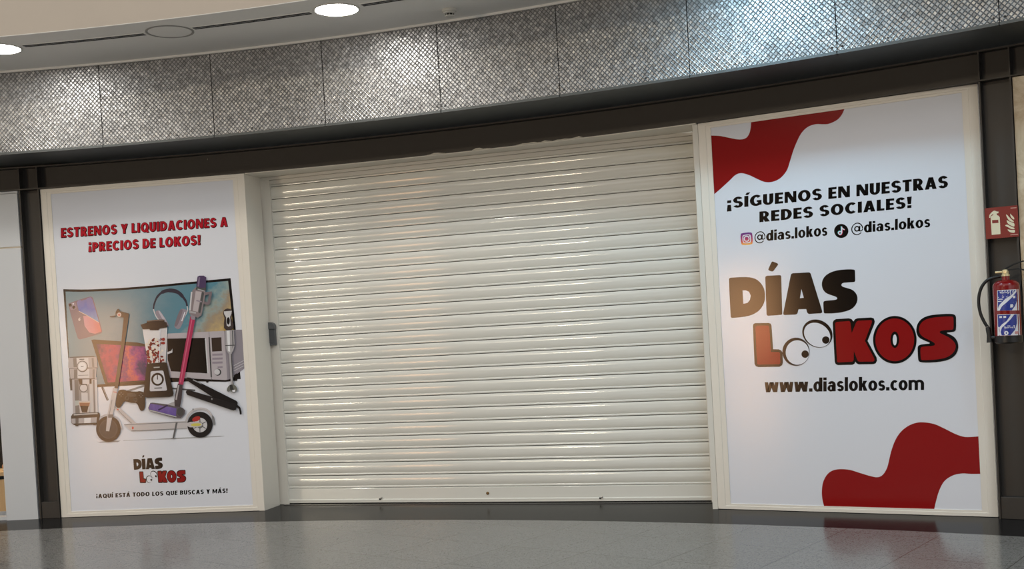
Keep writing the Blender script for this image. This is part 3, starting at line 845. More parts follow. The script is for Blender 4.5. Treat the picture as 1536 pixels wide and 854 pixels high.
def ink(name, rgb, rough=0.12): return mat('ink_' + name, rgb, rough)
BLACK = ink('black', (9, 8, 8)); RED = ink('red', (142, 18, 19)); SCARLET = ink('scarlet', (186, 32, 46)); WHITE = ink('white', (228, 228, 234))
DKRED = ink('dark_red_shadow', (70, 14, 20))
def gradient(name, stops, axis='Z', noise=0.0, nscale=6.0, rough=0.12):
    m = mat('ink_' + name, (128, 128, 128), rough)
    t, N, L, bs = nt(m)
    tc = node(N, 'ShaderNodeTexCoord'); spx = node(N, 'ShaderNodeSeparateXYZ'); L.new(tc.outputs['Generated'], spx.inputs[0])
    src = spx.outputs[{'X': 0, 'Y': 1, 'Z': 2}.get(axis, 2)]
    if axis == 'XZ':
        ad = node(N, 'ShaderNodeMath', operation='MULTIPLY_ADD'); L.new(spx.outputs[2], ad.inputs[0]); ad.inputs[1].default_value = -0.45; L.new(spx.outputs[0], ad.inputs[2]); src = ad.outputs[0]
    nz = node(N, 'ShaderNodeTexNoise', i_Scale=nscale, i_Detail=6.0, i_Roughness=0.65); L.new(tc.outputs['Generated'], nz.inputs['Vector'])
    mm = node(N, 'ShaderNodeMath', operation='MULTIPLY_ADD'); mm.inputs[1].default_value = noise
    sb = node(N, 'ShaderNodeMath', operation='SUBTRACT'); L.new(nz.outputs['Fac'], sb.inputs[0]); sb.inputs[1].default_value = 0.5
    L.new(sb.outputs[0], mm.inputs[0]); L.new(src, mm.inputs[2])
    cr = node(N, 'ShaderNodeValToRGB'); e = cr.color_ramp.elements
    while len(e) < len(stops): e.new(0.5)
    for el, (p, c) in zip(e, stops): el.position = p; el.color = (*lin(c), 1)
    L.new(mm.outputs[0], cr.inputs[0]); L.new(cr.outputs[0], bs.inputs['Base Color'])
    return m

ZB = -0.0095
# ---------------------------------------------------------------- right advert
adR = advert(PR, [(1047, 184), (1465.6, 125.5), (1497.6, 776.6), (1077, 764)], [(1064.4, 191.3), (1441.6, 139.5), (1473.7, 767.3), (1096.6, 755)],
             'white framed advert with red swooshes and big red and black logo, right of the shutter', None)
SR = lambda x, y, o: PR.px(x, y, o)
c1 = crop(1050, 130, 3.413)
pr = Print(SR, ZB)
pr.poly([(1058, 203)] + spline(c1([(52, 250), (100, 252), (150, 262), (200, 270), (232, 263), (250, 240), (258, 205), (260, 178)]), 5) + [(1126, 177), (1267.5, 157)] +
        spline(c1([(740, 108), (725, 142), (700, 170), (660, 189), (630, 192), (590, 192), (550, 206), (518, 237), (495, 280), (475, 330), (458, 385), (442, 430), (410, 468), (370, 487), (330, 488), (290, 472), (250, 453), (210, 443), (180, 452), (150, 480), (110, 517), (66, 555)]), 5) + [(1063, 297)], RED)
pr.build('red_swoosh', adR)
c3 = crop(1060, 600, 3.227)
pr = Print(SR, ZB)
pr.poly(spline(c3([(567, 518), (558, 480), (556, 440), (562, 400), (580, 365), (605, 345), (640, 337), (690, 340), (740, 355), (790, 370), (825, 376), (850, 365), (870, 335), (880, 300), (892, 250), (910, 200), (935, 160), (970, 130), (1010, 113), (1050, 110), (1100, 118), (1150, 140), (1200, 165), (1240, 179), (1270, 181), (1318, 178)]), 5)
        + [(1472, 655), (1476, 711.5)] + spline(c3([(1326, 360), (1280, 360), (1235, 358), (1190, 368), (1150, 395), (1125, 440), (1110, 490), (1100, 532)]), 5) + [(1399.5, 771), (1236.5, 767)], RED)
pr.build('red_swoosh', adR)
for s, q in (
    ('¡SÍGUENOS EN NUESTRAS', [(1089.6, 296.9), (1421.5, 263.3), (1421.5, 281.5), (1089.6, 313)]),
    ('REDES SOCIALES!', [(1138.5, 317.5), (1367.3, 294.7), (1367.3, 311.7), (1138.5, 333.6)])):
    ws = words_of(SR, ZB, s); lettering(ws, s, q, BLACK, .275, .20, .10, .34, drop=.28); build_words(ws, 'headline_word', adR)
for s, q in (('@dias.lokos', [(1131.2, 347.6), (1240.5, 336.2), (1240.5, 353.4), (1131.2, 363)]), ('@dias.lokos', [(1276.5, 334.6), (1394.9, 323.8), (1394.9, 340.6), (1276.5, 350.6)])):
    ws = words_of(SR, ZB, s); lettering(ws, s, q, BLACK, .25, .18, .07); build_words(ws, 'account_text', adR)
s = 'www.diaslokos.com'
ws = words_of(SR, ZB, s); lettering(ws, s, [(1146.4, 568), (1385.8, 564.3), (1385.8, 585.4), (1146.4, 589)], BLACK, .255, .2, .06); build_words(ws, 'web_address', adR)
# camera icon
cz = crop(1080, 320, 4.518)
pr = Print(SR, ZB)
g = gradient('icon_purple_to_yellow', [(0.0, (250, 190, 90)), (0.25, (226, 96, 80)), (0.55, (170, 60, 110)), (1.0, (92, 52, 130))], 'Z')
pr.poly(cz([(135, 142), (147, 134), (206, 128), (217, 137), (220, 202), (211, 212), (152, 217), (140, 207)]), g, rnd=1)
pr.poly(cz([(148, 153), (160, 146), (197, 142), (207, 150), (209, 192), (200, 202), (162, 205), (151, 197)]), WHITE, rnd=2, holes=[cz([(155, 158), (164, 152), (194, 148), (201, 155), (202, 188), (196, 195), (165, 199), (157, 192)])])
pr.ell(1080 + 178 / 4.518, 320 + 173 / 4.518, 4.4, 4.5, WHITE, hole=(2.9, 3.0))
pr.ell(1080 + 196 / 4.518, 320 + 156 / 4.518, 0.9, 0.9, WHITE, n=10)
pr.build('camera_icon', adR)
pr = Print(SR, ZB)
pr.ell(1261.4, 346.6, 10.7, 10.6, BLACK)
for dx, dy, mm in ((-0.6, -0.5, ink('icon_cyan', (90, 210, 215))), (0.6, 0.5, ink('icon_pink', (225, 70, 110))), (0, 0, WHITE)):
    pr.ell(1259.6 + dx, 349.6 + dy, 3.0, 3.0, mm, n=20, hole=(1.5, 1.5))
    pr.poly([(1261.2 + dx, 340.2 + dy), (1262.8 + dx, 340.0 + dy), (1263.0 + dx, 349.4 + dy), (1261.4 + dx, 349.6 + dy)], mm)
    pr.poly([(1262.4 + dx, 340.0 + dy), (1263.6 + dx, 342.4 + dy), (1266.2 + dx, 343.6 + dy), (1266.2 + dx, 345.2 + dy), (1263.4 + dx, 344.2 + dy), (1262.2 + dx, 342.5 + dy)], mm)
pr.build('music_note_icon', adR)

# logo, drawn once in the pixels of the right advert, reused smaller on the left one
D1, D2, D3 = crop(1080, 385, 6.982), crop(1115, 460, 8.5375), crop(1240, 460, 7.314)
def logo(surf, base, parent, T=lambda p: p, step=0.00012):
    t = lambda pts: [T(p) for p in pts]
    pr = Print(surf, base, step)
    pr.poly(t(D1([(88, 240), (92, 228), (110, 221), (200, 216), (290, 215), (350, 226), (400, 252), (440, 300), (462, 350), (469, 410), (463, 470), (440, 525), (400, 572), (345, 606), (285, 626), (200, 638), (125, 644), (112, 640), (107, 628)])), BLACK, rnd=1, holes=[t(D1([(232, 355), (265, 354), (300, 370), (318, 410), (310, 455), (285, 485), (240, 496)]))])
    pr.poly(t(D1([(470, 222), (474, 208), (488, 202), (618, 195), (632, 198), (637, 210), (648, 595), (645, 608), (632, 612), (502, 621), (489, 617), (484, 605)])), BLACK)
    pr.poly(t(D1([(535, 60), (546, 51), (595, 69), (605, 80), (600, 92), (558, 148), (543, 158), (512, 148), (502, 138), (505, 125)])), BLACK)
    pr.poly(t(D1([(738, 192), (746, 180), (760, 175), (925, 166), (938, 169), (947, 182), (1067, 572), (1066, 588), (1052, 595), (932, 602), (918, 598), (908, 584), (900, 551), (819, 553), (808, 594), (800, 604), (786, 608), (674, 613), (661, 608), (659, 594)])), BLACK, holes=[t(D1([(849, 340), (874, 433), (833, 437)]))])
    pr.poly(t(D1([(1411, 160), (1410, 145), (1398, 134), (1300, 134), (1200, 148), (1120, 182), (1075, 230), (1060, 290), (1073, 345), (1105, 383), (1160, 405), (1210, 420), (1229, 440), (1208, 455), (1150, 459), (1098, 464), (1083, 470), (1078, 485), (1082, 580), (1086, 593), (1098, 597), (1200, 595), (1300, 580), (1380, 550), (1425, 500), (1440, 440), (1425, 388), (1385, 347), (1320, 328), (1275, 314), (1265, 295), (1283, 275), (1340, 271), (1398, 268), (1410, 263), (1413, 250)])), BLACK, rnd=1)
    pr.build('logo_top_word', parent)
    pr = Print(surf, base + step * 6, step)
    pr.poly(t(D2([(118, 250), (125, 225), (145, 214), (320, 211), (345, 220), (356, 245), (376, 548), (450, 550), (482, 565), (497, 592), (502, 720), (492, 752), (460, 772), (190, 777), (155, 765), (139, 735)])), BLACK)
    pr.poly(t(D2([(150, 265), (156, 252), (170, 246), (308, 244), (322, 249), (328, 264), (350, 583), (448, 585), (460, 590), (466, 603), (470, 715), (466, 732), (452, 741), (190, 745), (176, 741), (170, 725)])), RED)
    pr.build('logo_letter', parent)
    pr = Print(surf, base + step * 8, step)
    pr.poly(t(D3([(63, 180), (72, 155), (100, 138), (240, 130), (270, 138), (290, 165), (308, 140), (335, 129), (485, 121), (516, 132), (525, 165), (520, 190), (446, 378), (545, 560), (549, 595), (535, 625), (505, 634), (350, 636), (325, 625), (312, 605), (303, 628), (280, 640), (120, 644), (95, 632), (85, 605)])), BLACK)
    pr.poly(t(D3([(90, 190), (95, 176), (110, 170), (240, 160), (253, 166), (259, 185), (272, 292), (318, 180), (328, 165), (345, 157), (478, 150), (493, 155), (494, 172), (417, 378), (520, 572), (521, 592), (508, 605), (355, 607), (340, 600), (330, 580), (295, 490), (293, 590), (280, 606), (130, 615), (114, 610), (110, 595)])), RED)
    pr.poly(t(D3(ellipse(745, 366, 239, 262, 0, 56))), BLACK)
    pr.poly(t(D3(ellipse(745, 366, 213, 235, 0, 56))), RED)
    pr.poly(t(D3(ellipse(745, 365, 47, 90))), BLACK); pr.poly(t(D3(ellipse(745, 367, 22, 60))), WHITE)
    pr.poly(t(D3([(1418, 120), (1408, 95), (1385, 83), (1330, 80), (1240, 85), (1130, 95), (1050, 125), (1000, 175), (980, 240), (984, 300), (1010, 342), (1065, 372), (1150, 405), (1060, 414), (1015, 422), (998, 438), (995, 465), (1000, 580), (1010, 604), (1035, 614), (1100, 617), (1220, 611), (1330, 590), (1410, 540), (1443, 470), (1440, 400), (1410, 345), (1360, 310), (1300, 287), (1380, 281), (1408, 272), (1418, 248)])), BLACK, rnd=1)
    pr.poly(t(D3([(1390, 130), (1384, 114), (1370, 109), (1260, 112), (1150, 124), (1065, 150), (1020, 200), (1008, 255), (1020, 300), (1060, 340), (1130, 372), (1178, 398), (1187, 418), (1172, 433), (1060, 440), (1038, 446), (1025, 462), (1030, 570), (1036, 586), (1052, 590), (1200, 585), (1320, 562), (1395, 505), (1418, 440), (1400, 390), (1350, 345), (1290, 315), (1240, 292), (1238, 276), (1265, 262), (1370, 256), (1386, 250), (1391, 236)])), RED, rnd=1)
    pr.build('logo_bottom_word', parent)
    pr = Print(surf, base + step * 20, step)
    pr.poly(t(D2(ellipse(671, 580, 174, 180, 0, 48))), BLACK); pr.poly(t(D2(ellipse(689, 590, 150, 157, 0, 48))), WHITE); pr.poly(t(D2(ellipse(788, 611, 47, 48))), BLACK)
    pr.poly(t(D2(ellipse(945, 346, 200, 172, 30, 48))), BLACK); pr.poly(t(D2(ellipse(943, 365, 180, 144, 35, 48))), WHITE); pr.poly(t(D2(ellipse(1053, 430, 48, 48))), BLACK)
    pr.build('logo_eyes', parent)
logo(SR, ZB, adR)

# ---------------------------------------------------------------- left advert
adL = advert(PL, [(60, 284.3), (366, 259.8), (396.8, 766.5), (92.5, 777)], [(74.4, 291), (350.4, 270), (377.5, 757.6), (107.7, 768.6)],
             'white framed advert with a pile of household gadgets, left of the shutter', None)
SLf = lambda x, y, o: PL.px(x, y, o)
for s, q in (('ESTRENOS Y LIQUIDACIONES A', [(90.7, 342.5), (340.2, 325.7), (340.2, 339.3), (90.7, 356.2)]), ('¡PRECIOS DE LOKOS!', [(132, 364.3), (299.6, 352.8), (299.6, 366.9), (132, 377.6)])):
    ws = words_of(SLf, ZB, s)
    lettering(ws, s, q, DKRED, .25, .175, .15, .36, e=.032, shift=(0.9, 0.8))
    lettering(ws, s, q, DKRED, .25, .175, .15, .36, e=.032)
    lettering(ws, s, q, SCARLET, .25, .175, .15, .36, e=.0)
    build_words(ws, 'headline_word', adL)
s = '¡AQUÍ ESTÁ TODO LOS QUE BUSCAS Y MÁS!'
ws = words_of(SLf, ZB, s); lettering(ws, s, [(143.3, 741.8), (340.9, 733.4), (340.9, 740), (143.3, 748)], BLACK, .27, .2, .12, .40); build_words(ws, 'slogan_word', adL)
# small logo: affine fit from the large one
_src = [(1092.5, 418), (1095.5, 477), (1433.5, 473), (1437, 530), (1132.6, 549.6)]
_dst = [(199.4, 690.6), (200.4, 706.2), (277.9, 706.3), (278.9, 722.5), (209.6, 725.5)]
def solve3(rows, rhs):
    return Matrix(rows).inverted() @ Vector(rhs)
def affine(src, dst):
    co = []
    for k in (0, 1):
        A = [[0] * 3 for _ in range(3)]; r = [0] * 3
        for (x, y), d in zip(src, dst):
            v = (x, y, 1)
            for i in range(3):
                r[i] += v[i] * d[k]
                for j in range(3): A[i][j] += v[i] * v[j]
        co.append(solve3(A, r))
    return lambda p: (co[0][0] * p[0] + co[0][1] * p[1] + co[0][2], co[1][0] * p[0] + co[1][1] * p[1] + co[1][2])
logo(SLf, ZB, adL, affine(_src, _dst), 0.00006)

# the pictures of goods
off = [ZB]
def pic(): 
    p = Print(SLf, off[0], 0.00007); return p
def done(p, name):
    p.build(name, adL); off[0] = p.off
G = lambda v, n=None: ink(n or 'grey_%d' % v, (v, v, int(v * 1.01)))
WARM_BLACK = ink('warm_black', (32, 27, 25)); STEELP = ink('steel', (172, 168, 170)); LSTEEL = ink('light_steel', (205, 203, 205)); MAUVE = ink('mauve_grey', (150, 140, 150))  # brown cast, also in stem and lid inks, is warm reflection kept in colour
p = pic()   # ground shadow under the scooter, printed in flat grey
p.poly([(145, 663.5), (162, 662), (180, 661.5), (176, 663.8), (150, 664.5)], G(150)); p.line([(184, 661.5), (250, 658.8), (300, 656.6), (336, 654.6)], [0.6, 1.8, 1.4, 0.4], G(168), smooth=4)
done(p, 'ground_shadow_print')
p = pic()   # curved monitor
top = spline([(94, 434), (130, 434.4), (180, 432.2), (230, 428.3), (290, 422.6), (345.3, 417.4)], 5)
top_i = spline([(97.5, 437.6), (130, 437.8), (180, 435.5), (230, 431.6), (290, 426), (341.6, 421.6)], 5)
bot = spline([(360.5, 569), (320, 571), (270, 573), (215, 576), (160, 580), (105, 586)], 4)
p.poly(top + bot, ink('monitor_black', (30, 27, 27)))
done(p, 'monitor_picture')
p = pic()
sea = gradient('beach_photo', [(0.0, (128, 150, 158)), (0.28, (98, 136, 150)), (0.45, (92, 138, 154)), (0.54, (150, 164, 160)), (0.60, (158, 142, 122)), (0.70, (196, 170, 120)), (0.78, (214, 174, 70)), (0.9, (188, 168, 130)), (1.0, (140, 140, 130))], 'XZ', noise=0.30, nscale=9)
p.poly(top_i + [(350, 497), (352, 566)] + spline([(340, 567), (270, 569.5), (215, 572.5), (160, 576.5), (107, 582)], 4) + [(103, 540)], sea)
done(p, 'monitor_screen_picture')
p = pic()   # stand legs
p.line([(152.5, 581), (161, 601)], 3.2, G(60)); p.line([(153.6, 582), (161, 600)], 1.2, G(150)); p.line([(217, 578.5), (190, 587.5)], 3.0, G(130)); p.line([(258, 583), (292, 586)], 2.4, G(90))
done(p, 'stand_picture')
p = pic()   # phone, back and front overlapping
p.poly([(101, 456.5), (103, 454.8), (134, 444.6), (138, 446), (139.5, 449), (152.7, 496), (152, 499.5), (149.5, 501), (120, 509.6), (117, 509), (115, 506)], ink('phone_back', (132, 112, 122)), rnd=1)
p.poly([(114.3, 454), (116.5, 451), (120, 450), (121, 451.5), (129, 449.2), (129.8, 447.4), (135.5, 446), (138, 450), (148, 484), (132, 474.5), (117.5, 467)], gradient('phone_wallpaper', [(0, (150, 125, 140)), (0.4, (120, 150, 190)), (0.7, (90, 110, 180)), (1, (140, 130, 170))], 'Z', 0.5, 3))
done(p, 'phone_picture')
p = pic()
p.poly([(124, 474), (132, 474.5), (148, 484), (151.5, 497.5), (142, 501), (133, 499), (126, 489)], gradient('phone_petals', [(0, (170, 130, 150)), (0.5, (212, 150, 160)), (1, (214, 120, 120))], 'X', 0.3, 3))
p.line([(117.5, 467), (132, 474.7), (148, 484.3)], 0.8, ink('pale_edge', (225, 205, 180)))
p.poly([(103, 456), (111.5, 453.2), (113, 455), (114.5, 462), (113, 464), (106, 465.5), (104.5, 464)], ink('camera_island', (150, 130, 142)), rnd=1)
for cx, cy in ((104.8, 458), (110, 461.2)): p.ell(cx, cy, 2.2, 2.3, WARM_BLACK, n=14)
p.ell(109, 456, 1.2, 1.2, WHITE, n=10)
p.ell(118.3, 479.6, 1.7, 2.2, ink('pale_mark', (205, 190, 190)), n=14); p.ell(119.2, 477, 0.5, 0.9, ink('pale_mark', (205, 190, 190)), rot=30, n=8)
done(p, 'phone_front_picture')
p = pic()   # headphones
arc = spline([(229.6, 464), (230.5, 457), (235, 446), (243, 438.5), (254, 435.8), (266, 438.5), (274, 446), (278.6, 453), (280, 459.5)], 5)
p.line(arc, [2.2, 2.6, 3.2, 5.2, 6, 5.2, 3.4, 2.6, 2.2], ink('headband', (58, 54, 66)))
for q in ([(229.5, 464), (233, 474), (238, 481)], [(280, 459.5), (280.5, 466), (275, 478)]): p.line(q, 1.6, LSTEEL, smooth=4)
p.poly([(231.5, 468), (236, 465.5), (240, 466.5), (253.5, 488), (252.5, 491), (247, 487), (238, 481)], MAUVE, rnd=2)
p.poly([(236, 466), (239, 466), (252.5, 487), (250, 488.5), (243, 479)], ink('cushion', (190, 184, 194)), rnd=2)
p.poly([(269.5, 464.2), (273, 463.2), (279.5, 464.5), (279, 470), (270.5, 492.5), (266, 494.5), (261, 491), (261, 487)], MAUVE, rnd=2)
p.poly([(268.8, 465), (272.5, 464), (274, 466), (266, 489), (262, 490.5), (260.6, 488)], ink('cushion2', (128, 116, 124)), rnd=2); p.line([(277, 468), (272, 482)], 1.5, WHITE)
done(p, 'headphones_picture')
p = pic()   # laptop
p.poly([(136.4, 510.2), (140, 509.6), (205, 514), (223, 517.6), (224, 575), (159, 578.5), (156.5, 575)], ink('laptop_bezel', (52, 45, 43)))
p.poly([(128, 578), (159, 576.5), (224, 572), (224, 577), (145, 581)], WARM_BLACK)
done(p, 'laptop_picture')
p = pic()
p.poly([(143.5, 516), (219.5, 520.3), (220.5, 570.5), (161, 574.2)], gradient('purple_wallpaper', [(0.0, (60, 36, 84)), (0.3, (178, 56, 96)), (0.48, (120, 50, 110)), (0.62, (205, 92, 92)), (0.8, (150, 60, 128)), (1.0, (44, 36, 92))], 'X', 1.1, 2.6))
done(p, 'laptop_screen_picture')
p = pic()   # microwave
p.poly([(336, 497), (352, 495), (363.4, 494.8), (366, 553), (340, 572.5)], ink('microwave_side', (146, 140, 148)))
for k in range(3): p.line([(350, 549 + 4 * k), (365.3, 541 + 4 * k)], 0.7, LSTEEL)
p.poly([(248.5, 501.5), (252, 500.6), (336, 496.6), (340.5, 571), (250, 566.5)], ink('microwave_front', (184, 176, 180)))
p.poly([(250, 567), (262, 567), (338, 570.5), (354, 567), (354, 571), (338, 573), (250, 571.5)], WARM_BLACK)
p.poly([(250.5, 508.3), (307.3, 507), (310.8, 560.5), (256, 557.3), (251, 540)], WARM_BLACK); p.line([(307.8, 508), (311.4, 560)], 2.0, LSTEEL)
p.line([(313.2, 506), (316.5, 566)], 2.0, G(60)); p.line([(313, 498), (317, 571)], 0.6, G(90))
p.poly([(316.6, 507), (331.6, 506.2), (332.4, 527), (317.8, 527.8)], ink('oven_display', (64, 52, 46)))
for k in range(3): p.line([(318, 532.5 + 6 * k), (333.5, 532 + 6 * k)], 3.0, MAUVE)
p.line([(326, 551.4), (333.5, 550.8)], 2.6, MAUVE)
p.ell(326.3, 558.7, 5.2, 5.2, G(70), n=20); p.ell(325.2, 558.4, 4.2, 4.3, LSTEEL, n=20)
for x, y in ((310.5, 572.4), (352.5, 566)): p.poly([(x - 2, y - 1), (x + 2, y - 1.4), (x + 1.5, y + 1.8), (x - 1.5, y + 1.8)], WARM_BLACK)
p.poly([(350.5, 563), (355, 560), (355.5, 571.5), (351, 572)], WARM_BLACK)
done(p, 'microwave_picture')
p = pic()   # espresso machine
p.poly([(103.5, 568), (108, 568), (108.5, 586), (105, 586)], G(70))
p.poly([(107.5, 566), (144.5, 566), (146.8, 622), (109, 622)], ink('column_steel', (178, 176, 180)))
for x0, x1, c in ((111, 117, 110), (117, 121, 140), (129, 133, 150), (133.5, 138, 196), (139, 141, 120), (142, 145, 205)): p.poly([(x0, 570), (x1, 570), (x1 + 1.6, 621), (x0 + 1.6, 621)], G(c))
p.poly([(121.5, 590), (131, 590), (132, 621), (122.5, 621)], LSTEEL)
p.poly([(102.2, 537.2), (104, 535.8), (140, 534.8), (145, 536.8), (146, 551.8), (141, 553.2), (104, 553.4), (101.8, 551.5)], STEELP)
p.poly([(103, 535.8), (140, 534.2), (143, 535.6), (104, 537.2)], G(70))
p.poly([(103.8, 552.6), (144.8, 551.8), (143.6, 566.5), (140, 568.6), (108, 569.6), (105, 568)], STEELP)
for x0, x1, c in ((109, 114, 110), (114.5, 132, 206), (137, 140, 128)): p.poly([(x0, 537.5), (x1, 537.2), (x1 + 1, 551), (x0 + 1, 551.2)], G(c)); p.poly([(x0 + 1.5, 554.5), (x1 + 1.5, 554.2), (x1 + 1.5, 567.5), (x0 + 1.5, 568)], G(c))
p.line([(103.6, 553.2), (145, 552)], 0.9, G(96)); p.line([(106, 569), (142, 568.4)], 1.2, G(80)); p.line([(118.5, 539.5), (126, 539.2)], 1.2, G(70)); p.line([(117, 563.5), (132, 563)], 0.8, G(120))
p.ell(123.2, 550, 8.2, 8.6, G(84), n=28); p.ell(123, 549.8, 7.0, 7.2, LSTEEL, n=28); p.ell(123, 550, 5.6, 5.8, G(226), n=24); p.line([(121, 550.4), (125, 549.6)], 1.0, G(70))
p.poly([(117, 569), (123, 569), (123, 577), (119, 577)], G(40)); p.poly([(134, 569), (137, 568.6), (137, 576), (134, 576)], G(40)); p.poly([(123.5, 570), (133.5, 569.6), (133.5, 577), (123.5, 577.5)], LSTEEL)
p.ell(125, 582.5, 6.4, 6.3, G(90), n=24); p.ell(125, 582.3, 5.4, 5.3, LSTEEL, n=24); p.line([(121, 577.3), (130, 577)], 1.4, G(60))
p.poly([(112, 601.5), (118, 601), (119, 608), (112.5, 609)], ink('glass_tint', (176, 184, 182)))
p.poly([(117.4, 601.6), (135.4, 601.6), (133.8, 620), (131.5, 622.3), (122, 622.3), (120, 620)], ink('cup_glass', (196, 190, 188)))
p.poly([(118.6, 604.5), (134.6, 604.5), (133.4, 610), (119.6, 610)], ink('coffee_cream', (150, 104, 80))); p.poly([(119.8, 609), (132.6, 609), (130.4, 619), (122.8, 619)], ink('coffee', (36, 24, 22))); p.line([(118, 603.8), (135, 603.8)], 1.2, ink('foam', (220, 196, 176)))
p.poly([(106.2, 625), (109, 620.8), (146.5, 618.4), (149.2, 620.5), (149.6, 624), (147.2, 634.5), (144, 637.2), (111, 638), (106.6, 635)], G(36))
p.poly([(110, 621.6), (146, 619.4), (146.5, 621.5), (110.5, 623.6)], G(176))
p.poly([(107, 628.4), (145, 626.2), (144.5, 634.4), (109, 635.8), (107, 634.6)], STEELP); p.poly([(113, 628), (117.5, 627.8), (117.5, 635.4), (113, 635.6)], G(90)); p.poly([(126, 627.4), (136, 626.8), (135.5, 634.8), (126, 635.2)], G(222))
for x, y in ((115, 638), (142, 636.4)): p.poly([(x - 2.5, y - 1), (x + 2.5, y - 1), (x + 2, y + 1.6), (x - 2, y + 1.6)], G(30))
done(p, 'espresso_machine_picture')
p = pic()   # scooter
SILV = ink('scooter_silver', (196, 190, 190)); DSTEM = ink('scooter_stem', (60, 54, 51)); TYRE = ink('tyre', (34, 32, 33))
p.poly([(170.5, 612), (177, 609.5), (203.5, 634.5), (198.5, 638.2)], SILV); p.line([(172, 611), (199.5, 637.5)], 0.7, G(120)); p.ell(176.5, 614.5, 1.2, 1.2, ink('reflector', (196, 70, 60)), n=10); 
p.poly([(186, 637.4), (195, 635.4), (284, 631.8), (291, 642.2), (240, 644.4), (197.4, 646.8)], SILV); p.line([(186, 637.6), (240, 635.2), (286, 633.2)], 1.1, G(128)); p.line([(197, 646.6), (262, 643.8)], 0.8, G(110)); p.ell(199, 642.4, 1.5, 2.2, ink('reflector', (196, 70, 60)), n=12)
p.poly([(263.5, 634), (266.5, 633.6), (261, 658), (258.4, 658.2)], G(100)); p.line([(256, 658.4), (263, 658)], 1.0, G(120))
p.ell(162.4, 643.8, 18.5, 19.4, TYRE, n=48); p.ell(162.4, 643.8, 14, 14.8, ink('hub_cover', (66, 66, 70)), n=40); p.ell(162.4, 643.8, 12.4, 13.2, ink('hub', (56, 56, 60)), n=40)
p.line([(165, 623), (172, 625), (179, 632), (183, 645)], [0.8, 2.2, 2.2, 1.0], SILV, smooth=5); p.line([(150, 626), (158, 622.5), (165, 623)], 1.4, SILV, smooth=4)
p.ell(299.8, 637.4, 19, 19.4, TYRE, n=48); p.ell(299.8, 638, 10.8, 11, LSTEEL, n=36); p.ell(299.8, 638, 5, 5, G(120), n=24)
for a in (30, 90, 150, 210, 270, 330): p.line([(299.8, 638), (299.8 + 10.2 * cos(radians(a)), 638 + 10.2 * sin(radians(a)))], 1.2, G(90))
p.poly([(288, 628), (296, 624), (301, 626), (298, 632), (289, 633)], ink('brake_red', (176, 54, 50)), rnd=1)
p.poly([(280, 633), (302, 633.4), (304, 637.5), (300, 641), (280, 641.5)], SILV, rnd=1); p.poly([(286.5, 635.6), (301.5, 635), (301.5, 639.2), (286.5, 639.8)], ink('yellow_reflector', (206, 196, 96)), rnd=1)
p.line([(279, 633), (282, 624), (288, 617), (297, 613.5), (307, 614), (314, 618.5), (318.5, 626), (319.5, 630)], [3, 3.2, 3.2, 3, 3, 3, 2.4, 1.4], SILV, smooth=5)
p.poly([(317.5, 622), (321, 626), (323, 637), (320.5, 638), (318, 630)], G(130)); p.ell(289.5, 614.5, 1.2, 1.6, G(140), n=10)
p.poly([(169.6, 582), (176.4, 583), (172.5, 608), (168.6, 624), (163.8, 647.4), (158.8, 647), (161, 622)], SILV); p.line([(168, 600), (164, 622)], 0.8, G(130)); p.poly([(162.4, 622), (170, 622), (169, 627), (162, 627)], G(110)); p.line([(170, 588), (175, 589)], 1.0, ink('reflector', (196, 70, 60)))
p.poly([(186, 471), (193.6, 471.8), (190.6, 492), (182.8, 545), (177, 583), (171.4, 582.4), (176, 552), (182, 513)], DSTEM); p.line([(190.8, 476), (186, 505), (179, 552), (174.4, 582)], 1.4, G(56))
p.poly([(174.8, 474.6), (174.5, 470), (172.6, 475.6), (164.8, 476), (164.8, 474.8), (173, 473.4), (173.6, 468), (175.8, 464), (178.4, 463.6), (180, 467), (193.6, 470.8), (192.6, 475), (186.4, 476.8), (182, 476)], DSTEM); p.ell(178.7, 472.4, 3.2, 3.3, ink('handle_dial', (206, 190, 182)), n=18); p.ell(178.7, 472.4, 1.8, 1.8, ink('dial_red', (196, 120, 110)), n=14)
done(p, 'scooter_picture')
p = pic()   # game controller
p.poly([(174.2, 600), (176.5, 588), (179, 585), (187, 584.6), (190.5, 587), (206, 588), (208.5, 586.8), (214.5, 588), (217, 591), (218.2, 606), (217, 614), (213.5, 617.2), (209.5, 615.4), (205.6, 604.4), (198, 604.8), (190, 602.8), (187, 601.8), (183.8, 606), (180.4, 611.5), (176.5, 612.6), (173, 609)], ink('controller', (30, 28, 28)), rnd=2)
for x, y in ((190.5, 597.4), (203, 600)): p.ell(x, y, 3.2, 3.2, G(66), n=18); p.ell(x, y, 2.0, 2.0, G(38), n=14)
for x, y in ((181.8, 589.6), (184.2, 592), (179.4, 592), (181.8, 594.4), (211.6, 591), (214, 593.4), (209.2, 593.4), (211.6, 595.8)): p.ell(x, y, 1.0, 1.0, G(92), n=10)
p.poly([(190.5, 589.4), (205, 590.4), (204.4, 596), (191, 595)], G(60), rnd=1)
done(p, 'controller_picture')
p = pic()   # jug blender
p.poly([(257, 526.5), (258.6, 523), (258.6, 529), (250.5, 532), (250, 528.8)], LSTEEL)
p.poly([(213.8, 494), (251, 491), (248.4, 545), (222.4, 546.8)], ink('jug_glass', (226, 222, 222)))
p.poly([(241, 494), (249.8, 493), (247.6, 544), (240, 544.6)], ink('jug_handle', (210, 205, 206)))
rb = random.Random(9)
fr = [ink('strawberry', (148, 44, 42)), ink('banana', (232, 220, 205)), ink('cherry', (108, 34, 36)), ink('cream_fruit', (214, 176, 166))]
